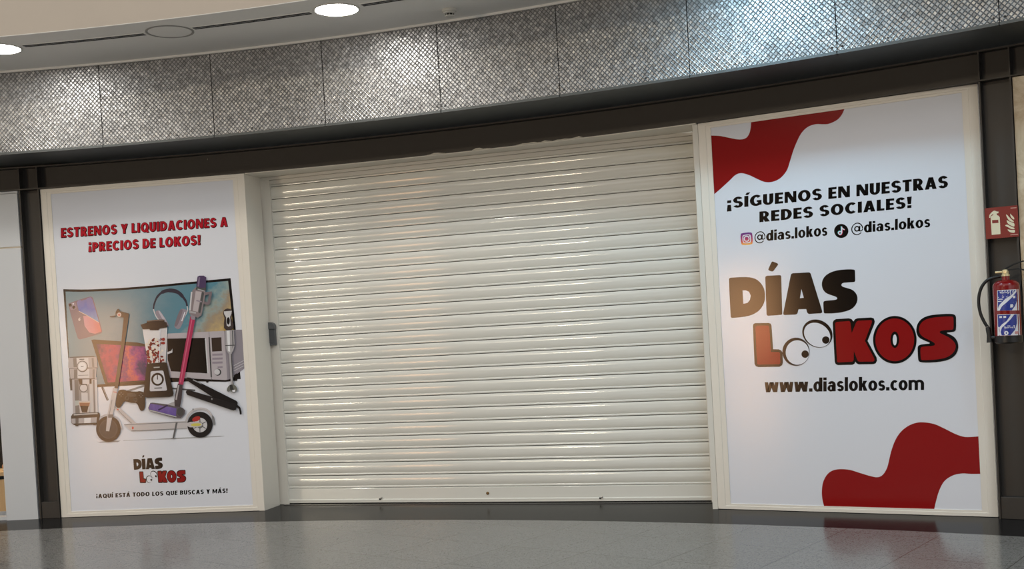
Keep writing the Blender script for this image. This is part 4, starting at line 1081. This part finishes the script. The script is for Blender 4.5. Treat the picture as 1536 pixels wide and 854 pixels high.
for k in range(70):
    y = rb.uniform(509, 543); t = (y - 494) / 52
    x = rb.uniform(217.5 + 5.5 * t, 247 - 1.5 * t)
    p.ell(x, y, rb.uniform(1.5, 3.2), rb.uniform(1.3, 2.6), fr[(k * 5 + k // 3) % 4], rot=rb.uniform(0, 180), n=10)
p.line([(240.6, 494), (239.6, 544)], 1.0, WHITE)
p.poly([(211.2, 487.4), (220.5, 484.6), (220.8, 481.4), (236, 479.6), (247, 479.6), (247.4, 483), (250.6, 484), (251.2, 491.4), (240, 493), (238, 495.4), (226, 495.4), (224, 493.8), (214.6, 494.2)], ink('blender_lid', (62, 50, 44))); p.line([(221, 482), (247, 480.4)], 0.8, ink('lid_rim', (150, 132, 118)))
p.poly([(220.6, 547), (224, 545.4), (247, 543.6), (250.6, 544.6), (260.8, 590), (260, 593.6), (254.5, 595.6), (222, 596.8), (217, 595.8), (215.6, 592)], ink('blender_base', (40, 36, 34)))
p.poly([(226.4, 558.5), (228, 557), (243.8, 556), (245.6, 557.2), (251, 584.6), (249.6, 586.2), (226.4, 587.2), (225, 585.6)], ink('blender_face', (204, 202, 208)))
p.ell(236.8, 569.2, 9.5, 9.7, WARM_BLACK, n=36); p.ell(236.8, 569.4, 6.6, 6.8, ink('dial_face', (210, 208, 212)), n=32); p.line([(236.6, 562), (236.7, 569.6)], 1.4, WARM_BLACK)
p.line([(231, 551.6), (240, 551)], 1.6, G(170)); p.line([(232, 582.6), (243.6, 582)], 1.6, G(90))
done(p, 'jug_blender_picture')
p = pic()   # cordless vacuum
PINK = ink('wand_pink', (176, 58, 92))
p.poly([(226, 604.4), (230, 604.2), (266, 608.6), (275, 612.4), (278.4, 616), (277.4, 621.6), (271.5, 627.4), (262, 627), (224, 616.6), (222.8, 612)], ink('vacuum_head', (92, 86, 92)))
p.poly([(226, 605.6), (265, 612.6), (264.4, 624.4), (223.6, 614)], gradient('purple_roller', [(0, (96, 76, 150)), (0.4, (150, 134, 190)), (0.6, (88, 66, 140)), (1, (64, 50, 120))], 'Z', 0.6, 4)); p.line([(238, 615.5), (252, 608)], 2.4, ink('roller_dark', (52, 44, 84))); p.line([(224, 615.4), (265, 625.6)], 1.6, G(176))
p.ell(271, 618, 5.0, 6.4, G(74), n=20)
p.poly([(251, 607), (262, 602.5), (266, 603), (269, 610), (262, 609.5)], STEELP)
p.poly([(267.4, 575.6), (274.6, 577), (273, 598), (270.4, 611), (262.4, 609.4), (262, 600), (264, 588)], ink('neck', (70, 62, 66))); p.line([(268.5, 578), (264.6, 600)], 2.2, STEELP)
p.poly([(286, 474.6), (293.8, 476), (275.2, 577.4), (268, 576.4)], PINK); p.line([(288.2, 480), (271, 574)], 1.6, ink('wand_light', (204, 100, 128)))
p.poly([(286, 470), (294.4, 471.4), (293, 480), (287.4, 479.4)], MAUVE)
p.poly([(308, 438.6), (318.2, 437.4), (318.4, 441), (315.2, 456.6), (311, 458), (305, 455.6), (306, 452), (311.6, 453.6), (313.8, 442), (307.4, 443.6)], ink('vac_handle', (124, 112, 116)))
p.poly([(294.2, 431), (308.6, 434), (308, 446), (304.8, 462), (302.6, 473.6), (297, 477), (291, 474), (287, 472.6), (284.4, 470.4), (283.6, 467), (287.4, 447), (289, 436)], ink('vac_body', (140, 128, 130)))
p.poly([(294, 437), (303, 438), (297, 468), (289.6, 466.4)], ink('vac_cup', (186, 176, 178))); p.poly([(303.4, 438), (307, 439), (301, 470), (298, 469)], G(84)); p.line([(288, 438), (285.4, 466)], 2.2, LSTEEL); p.line([(295, 451), (303, 453)], 2.0, MAUVE); p.line([(284.6, 468), (294.5, 469.6)], 2.6, STEELP)
p.poly([(295.4, 430), (309.4, 427.4), (309.6, 435), (306.6, 438), (294, 434.6)], G(82)); p.line([(297, 434), (307.6, 437)], 1.6, G(170))
p.poly([(296.8, 415.2), (299.6, 413.8), (306, 413.8), (310, 416.4), (309, 431.4), (301, 432.4), (295, 429.6)], ink('vac_cap', (82, 66, 98))); p.line([(299.6, 416), (298, 430)], 2.4, ink('vac_cap_light', (128, 112, 138)))
done(p, 'vacuum_picture')
p = pic()   # hand blender
p.poly([(336, 466.4), (338.6, 464), (341.6, 462.8), (346, 463.8), (348.6, 465.6), (349, 470), (347.6, 477), (351, 487.6), (350.4, 493.6), (345.4, 496), (339.6, 495.4), (336.4, 492), (336.6, 484), (337.2, 477), (335.4, 471)], ink('handle_dark', (70, 60, 58)))
p.poly([(336.4, 467.4), (348.2, 466.4), (347.6, 470.6), (345.6, 475.6), (346.6, 488.6), (343.6, 490.4), (340.6, 488.6), (339.6, 476), (336.8, 471.4)], LSTEEL); p.ell(343, 481.6, 2.4, 5.6, WARM_BLACK, n=18)
p.poly([(338.4, 496), (351.2, 495.2), (352.4, 518.6), (350.6, 526), (347.8, 530), (343.4, 530.6), (341, 527), (338.8, 519)], STEELP); p.poly([(340.6, 496.4), (345, 496), (345.8, 528), (342.6, 527)], G(224)); p.poly([(348.4, 496), (350, 496), (351, 518), (349.4, 524)], G(100)); p.line([(338.6, 518.6), (352.4, 518)], 1.2, G(80))
p.poly([(344, 530), (348, 530), (351, 578), (346.8, 578)], STEELP); p.line([(347.4, 531), (350.4, 578)], 1.2, G(72))
p.poly([(340.6, 587), (341.6, 581.6), (344.6, 578), (348, 576.6), (352.4, 577.6), (355.6, 581), (357, 585), (355, 587), (352.6, 589), (348.6, 588.6), (346, 586), (343.6, 588)], ink('blade_guard', (112, 112, 104)), rnd=1); p.poly([(345, 578), (349, 577), (351.6, 586), (346, 585)], G(60)); p.poly([(348.6, 585.6), (353.6, 584.6), (353, 588), (349.4, 588)], WHITE)
done(p, 'hand_blender_picture')
p = pic()   # hair straightener
p.poly([(279.4, 568.6), (281, 566.4), (285.6, 566.6), (355, 601.4), (357.2, 604), (356.6, 609), (354, 615.4), (350, 615.4), (326, 600), (282, 571.6)], ink('straightener', (30, 28, 29)))
p.poly([(279.2, 588.2), (280.6, 585.6), (284, 585.2), (334, 600), (354, 606), (354.6, 614), (351, 616), (346, 614.6), (281, 592.4)], ink('straightener2', (38, 35, 36))); p.line([(290, 569.8), (303, 576)], 1.6, G(150)); p.ell(318.4, 598.6, 1.0, 1.6, G(150), n=10)
p.line([(355.6, 609), (359.4, 612), (361, 616), (361.8, 621.8)], [3.4, 3, 2.4], ink('straightener', (30, 28, 29)), smooth=4)
done(p, 'hair_straightener_picture')

# ------------------------------------------------------------------ fire sign and extinguisher on the right column
cA, cB = cyl(tcr0, R_WALL - 0.02, 0), cyl(tcr1, R_WALL - 0.02, 0)
PC = Plane(cA, cB)
sg = thing('fire_sign', 'square red fire extinguisher sign on the black column', 'sign', PC.px(1504, 356))
sc = [PC.uz(x, y) for x, y in ((1477, 312.5), (1525.8, 308.3), (1529.2, 354.7), (1479.7, 359.2))]
su0, su1 = (sc[0][0] + sc[3][0]) / 2, (sc[1][0] + sc[2][0]) / 2; sz1, sz0 = (sc[0][1] + sc[1][1]) / 2, (sc[2][1] + sc[3][1]) / 2
SRED = mottled('sign_red', (122, 15, 18), 0.3, 4, 0.08)
b = MB(); b.box_on(PC, su0, su1, sz0, sz1, 0.0, 0.004, SRED); b.build('plate', parent=sg)
SS = lambda x, y, o: PC.px(x, y, o)
CRM = mat('luminous_cream', (222, 216, 188), 0.35)
cs = crop(1470, 290, 10.675)
pr = Print(SS, 0.0044)
pr.poly(cs([(172, 385), (185, 365), (210, 352), (215, 330), (175, 360), (165, 395), (148, 395), (152, 350), (185, 310), (215, 285), (240, 278), (262, 292), (300, 296), (296, 320), (268, 325), (272, 350), (300, 362), (318, 385), (330, 655), (190, 668)]), CRM)
pr.poly(cs([(195, 432), (295, 426), (299, 476), (198, 484)]), SRED)
pr.build('extinguisher_symbol', sg)
pr = Print(SS, 0.0044)
for q in ([(485, 320), (500, 345), (530, 370), (550, 395), (552, 425), (520, 410), (490, 375)], [(412, 335), (440, 350), (465, 380), (500, 415), (545, 450), (545, 460), (490, 455), (450, 420)], [(428, 425), (455, 445), (500, 465), (553, 475), (556, 540), (520, 530), (470, 505), (435, 470)], [(395, 518), (435, 500), (470, 520), (520, 545), (556, 555), (556, 575), (500, 575), (445, 540)], [(435, 575), (480, 588), (530, 590), (562, 585), (564, 632), (520, 635), (470, 620)]):
    pr.poly(cs(q), CRM, rnd=2)
pr.build('flame_symbol', sg)
pr = Print(SS, 0.0044); PK = mat('pale_small_print', (200, 150, 140), 0.4)
pr.poly(cs([(490, 233), (585, 226), (586, 238), (491, 246)]), PK); pr.build('small_print', sg)
pr = Print(SS, 0.0044); pr.poly(cs([(488, 662), (612, 652), (613, 664), (490, 674)]), PK); pr.build('small_print', sg)

RE = 0.083
axp = on_cyl(1513.2, 515.0, R_WALL - 0.13)
z_bot = axp.z
def on_bottle(x, y, off=0.0):
    r = ray(x, y); R = RE + off
    ox, oy = CAM.x - axp.x, CAM.y - axp.y
    a = r.x**2 + r.y**2; bq = ox * r.x + oy * r.y; c = ox**2 + oy**2 - R * R
    D = max(bq * bq - a * c, 0)
    return CAM + r * ((-bq - sqrt(D)) / a)
def zat(y, x=1513): return on_bottle(x, y).z
ex = thing('fire_extinguisher', 'red fire extinguisher with blue and white label hung on the black column', 'fire extinguisher', Vector((axp.x, axp.y, z_bot)))
EXRED = mat('extinguisher_red', (124, 14, 16), 0.22)
M_RUB = mat('black_hose_rubber', (18, 18, 18), 0.45)
M_BRASS = mat('pale_brass', (214, 200, 160), 0.35, 0.6)
base = Vector((axp.x, axp.y, 0))
zs_, zn = zat(427), zat(416)
prof = [(RE, zat(505)), (RE, zs_ - 0.01)] + [(RE - (RE - 0.024) * (1 - cos(pi / 2 * k / 8)), zs_ - 0.01 + (zn - zs_ - 0.005) * sin(pi / 2 * k / 8)) for k in range(1, 9)] + [(0.024, zn + 0.015)]
b = MB(); b.lathe(base, prof, EXRED, n=40); b.build('cylinder', parent=ex, smooth=True)
b = MB(); b.lathe(base, [(RE - 0.008, z_bot), (RE + 0.003, z_bot + 0.008), (RE + 0.003, zat(504.5)), (RE, zat(503.8))], mat('black_base_plastic', (14, 14, 14), 0.4), n=40); b.build('base_cup', parent=ex, smooth=True)
b = MB(); b.lathe(base, [(0.027, zn + 0.01), (0.027, zn + 0.02), (0.02, zn + 0.022), (0.02, zn + 0.05), (0.012, zn + 0.055)], M_BRASS, n=24); b.build('valve', parent=ex, smooth=True)
tng = PC.d; out = PC.n
vz = zn + 0.038; vc = Vector((axp.x, axp.y, vz))
b = MB(); b.lathe(vc, [(0.014, 0), (0.014, 0.02), (0.011, 0.022)], M_BRASS, n=18, axis=out); b.build('pressure_gauge', parent=ex)
b = MB(); b.tube([vc, vc - tng * 0.035, vc - tng * 0.062], 0.0085, M_BRASS, n=12); b.build('hose_coupling', parent=ex)
b = MB()
hp = [vc + Vector((0, 0, 0.02)), vc + tng * 0.05 + Vector((0, 0, 0.045)), vc + tng * 0.11 + Vector((0, 0, 0.062)), vc + tng * 0.16 + Vector((0, 0, 0.062))]
for (p0, p1) in zip(hp[:-1], hp[1:]):
    up = Vector((0, 0, 0.004))
    b.hexa([p0 - out * 0.012 - up, p1 - out * 0.012 - up, p1 + out * 0.012 - up, p0 + out * 0.012 - up, p0 - out * 0.012 + up, p1 - out * 0.012 + up, p1 + out * 0.012 + up, p0 + out * 0.012 + up], M_DARK)
b.build('squeeze_lever', parent=ex)
b = MB()
hp = [vc + tng * 0.01 + Vector((0, 0, 0.01)), vc + tng * 0.08 + Vector((0, 0, 0.015)), vc + tng * 0.15 + Vector((0, 0, -0.008))]
for (p0, p1) in zip(hp[:-1], hp[1:]):
    up = Vector((0, 0, 0.004))
    b.hexa([p0 - out * 0.012 - up, p1 - out * 0.012 - up, p1 + out * 0.012 - up, p0 + out * 0.012 - up, p0 - out * 0.012 + up, p1 - out * 0.012 + up, p1 + out * 0.012 + up, p0 + out * 0.012 + up], M_DARK)
b.build('carry_handle', parent=ex)
# hose: drawn on the upright plane through the bottle's axis
PX = Plane(Vector((axp.x, axp.y, 0)) - tng, Vector((axp.x, axp.y, 0)) + tng)
hose_px = spline([(1501, 414.6), (1492, 416.5), (1481, 421), (1473.5, 430), (1469.5, 442), (1468.6, 455), (1471, 470), (1476, 482), (1481, 490.5)], 6)
hpts = [PX.px(x, y, 0.012 * sin(pi * i / len(hose_px))) for i, (x, y) in enumerate(hose_px)]
b = MB(); b.tube(hpts, 0.0105, M_RUB, n=14); b.build('hose', parent=ex, smooth=True)
e0 = hpts[-1]
ntip = [e0, PX.px(1482.5, 494), PX.px(1484, 503), PX.px(1485, 514)]
b = MB(); b.tube([e0 + (ntip[1] - e0) * -0.2, PX.px(1481.6, 492.4)], 0.0125, M_CHROME, n=14); b.build('hose_ferrule', parent=ex)
b = MB(); b.tube(ntip, 0.015, M_RUB, n=14, taper=[0.012, 0.017, 0.016, 0.021]); b.build('nozzle', parent=ex, smooth=True)
b = MB(); 
q = PX.px(1485, 507)
b.tube([q, Vector((axp.x, axp.y, q.z)) - tng * RE * 0.9], 0.012, M_RUB, n=10); b.build('nozzle_clip', parent=ex)
# wall bracket behind
b = MB(); 
for zz in (zat(440), zat(495)):
    p0 = Vector((axp.x, axp.y, zz)) - out * RE; p1 = p0 - out * 0.055
    b.hexa([p0 - tng * 0.03, p0 + tng * 0.03, p1 + tng * 0.03, p1 - tng * 0.03] + [v + Vector((0, 0, 0.03)) for v in (p0 - tng * 0.03, p0 + tng * 0.03, p1 + tng * 0.03, p1 - tng * 0.03)], M_STEEL)
b.build('bracket', parent=ex)
# label
ce = crop(1460, 390, 6.1)
LW, LB = mat('label_white', (226, 226, 232), 0.35), mat('label_blue', (36, 52, 140), 0.35)
pr = Print(on_bottle, 0.0006, 0.00015)
pr.poly(ce([(217, 280), (412, 268), (428, 690), (222, 694)]), LW, subdiv=7)
pr.poly(ce([(222, 284), (388, 276), (350, 320), (290, 360), (240, 410), (224, 440)]), LB, subdiv=5)
pr.poly(ce([(240, 465), (262, 425), (310, 385), (362, 335), (396, 290), (398, 380), (380, 425), (352, 462)]), LB, subdiv=5)
pr.poly(ce([(224, 506), (345, 500), (305, 560), (262, 590), (236, 620), (226, 610)]), LB, subdiv=5)
pr.poly(ce([(260, 690), (250, 660), (262, 620), (300, 585), (340, 545), (375, 500), (396, 498), (398, 580), (382, 640), (340, 690)]), LB, subdiv=5)
pr.poly(ce([(214, 466), (420, 462), (421, 494), (215, 500)]), EXRED, subdiv=6)
for q in ([(226, 340), (312, 335), (312, 342), (226, 347)], [(226, 358), (270, 356), (270, 363), (226, 365)], [(224, 378), (258, 376), (258, 383), (224, 385)], [(338, 408), (362, 405), (362, 434), (338, 437)], [(362, 330), (384, 328), (384, 350), (362, 352)], [(238, 515), (262, 514), (262, 532), (238, 533)], [(275, 515), (300, 513), (300, 530), (275, 532)], [(268, 604), (380, 600), (380, 606), (268, 609)]):
    pr.poly(ce(q), LW, subdiv=1)
pr.poly(ellipse(1460 + 302 / 6.1, 390 + 670 / 6.1, 3.2, 3.2, 0, 16), LW, subdiv=1); pr.poly(ellipse(1460 + 302 / 6.1, 390 + 670 / 6.1, 1.2, 1.2, 0, 10), LB, subdiv=1)
pr.poly(ce([(380, 655), (410, 653), (411, 676), (381, 678)]), mat('label_pink', (205, 150, 150), 0.4), subdiv=1)
lettering([pr], 'Iberext', [(1460 + 246 / 6.1, 390 + 291 / 6.1), (1460 + 342 / 6.1, 390 + 287 / 6.1), (1460 + 342 / 6.1, 390 + 303 / 6.1), (1460 + 246 / 6.1, 390 + 307 / 6.1)], LW, .2, .15, .12)
lettering([pr], 'Iberext', [(1460 + 284 / 6.1, 390 + 611 / 6.1), (1460 + 380 / 6.1, 390 + 607 / 6.1), (1460 + 380 / 6.1, 390 + 624 / 6.1), (1460 + 284 / 6.1, 390 + 628 / 6.1)], LW, .2, .15, .12)
pr.build('label_sticker', ex)

# ------------------------------------------------------------------ things in the neighbouring shop window
zt = on_cyl(5, 716, R_WALL + 0.25).z
pt = thing('display_plinth', 'pale wooden display plinth in the shop window at the left edge', 'plinth', cyl(tw0 - 1.6, R_WALL + 0.5, 0))
b = MB(); b.arc_box(tw0 - 3.4, tw0 + 0.3, R_WALL + 0.25, R_WALL + 0.8, 0.05, zt - 0.02, M_WOOD); b.build('body', parent=pt)
b = MB(); b.arc_box(tw0 - 3.4, tw0 + 0.3, R_WALL + 0.245, R_WALL + 0.8, zt - 0.02, zt + 0.012, M_DARK); b.build('dark_edge', parent=pt)
b = MB(); b.arc_box(tw0 - 3.4, tw0 + 0.3, R_WALL + 0.24, R_WALL + 0.8, zt + 0.012, zt + 0.045, M_WOOD); b.build('top', parent=pt)
b = MB(); b.arc_box(tw0 - 3.4, tw0 + 0.3, R_WALL + 0.24, R_WALL + 0.8, 0, 0.05, M_WHITEWALL); b.build('base_strip', parent=pt)
# tan slip-on on the plinth
M_TAN = mottled('tan_leather', (196, 140, 88), 0.45, 20, 0.12)
sc0 = cyl(tw0 - 0.33, R_WALL + 0.42, zt + 0.045)
tdir = (cyl(tw0 + 1, R_WALL, 0) - cyl(tw0 - 1, R_WALL, 0)).normalized(); ndir = Vector((tdir.y, -tdir.x, 0))
if ndir.dot(CAM - sc0) < 0: ndir = -ndir
st = thing('shoe', 'tan leather shoe on the wooden plinth behind the window', 'shoe', sc0)
def shoe_part(name, stations, m):
    b = MB(); V = []; n = 14
    for (x, w, z0_, z1_) in stations:
        for k in range(n):
            a = 2 * pi * k / n; V.append(sc0 + tdir * x + ndir * (w * cos(a)) + Vector((0, 0, (z0_ + z1_) / 2 + (z1_ - z0_) / 2 * sin(a))))
    Fc = [(i * n + k, i * n + (k + 1) % n, (i + 1) * n + (k + 1) % n, (i + 1) * n + k) for i in range(len(stations) - 1) for k in range(n)]
    Fc += [tuple(range(n))[::-1], tuple((len(stations) - 1) * n + k for k in range(n))]
    b.mesh_in(V, Fc, m); b.build(name, parent=st, smooth=True)
shoe_part('upper', [(-0.13, 0.012, 0.02, 0.05), (-0.11, 0.034, 0.012, 0.075), (-0.06, 0.042, 0.012, 0.07), (0, 0.04, 0.012, 0.085), (0.06, 0.036, 0.012, 0.10), (0.11, 0.033, 0.012, 0.10), (0.135, 0.015, 0.02, 0.09)], M_TAN)
shoe_part('sole', [(-0.137, 0.012, 0, 0.014), (-0.11, 0.038, 0, 0.016), (-0.05, 0.045, 0, 0.016), (0.02, 0.036, 0, 0.016), (0.10, 0.036, 0, 0.018), (0.138, 0.014, 0, 0.018)], mat('pale_sole', (226, 200, 160), 0.5))
zbk = on_cyl(2, 588, R_WALL + 0.6).z
b = MB(); b.arc_box(tw0 - 3.2, tw0 + 0.5, R_WALL + 0.62, R_WALL + 0.66, zt + 0.045, zbk, mottled('black_display_board', (16, 15, 15), 0.5, 6, 0.2))
tag(b.build('display_board', bevel=0.004), 'black display board standing on the plinth behind the shoe', 'display board')
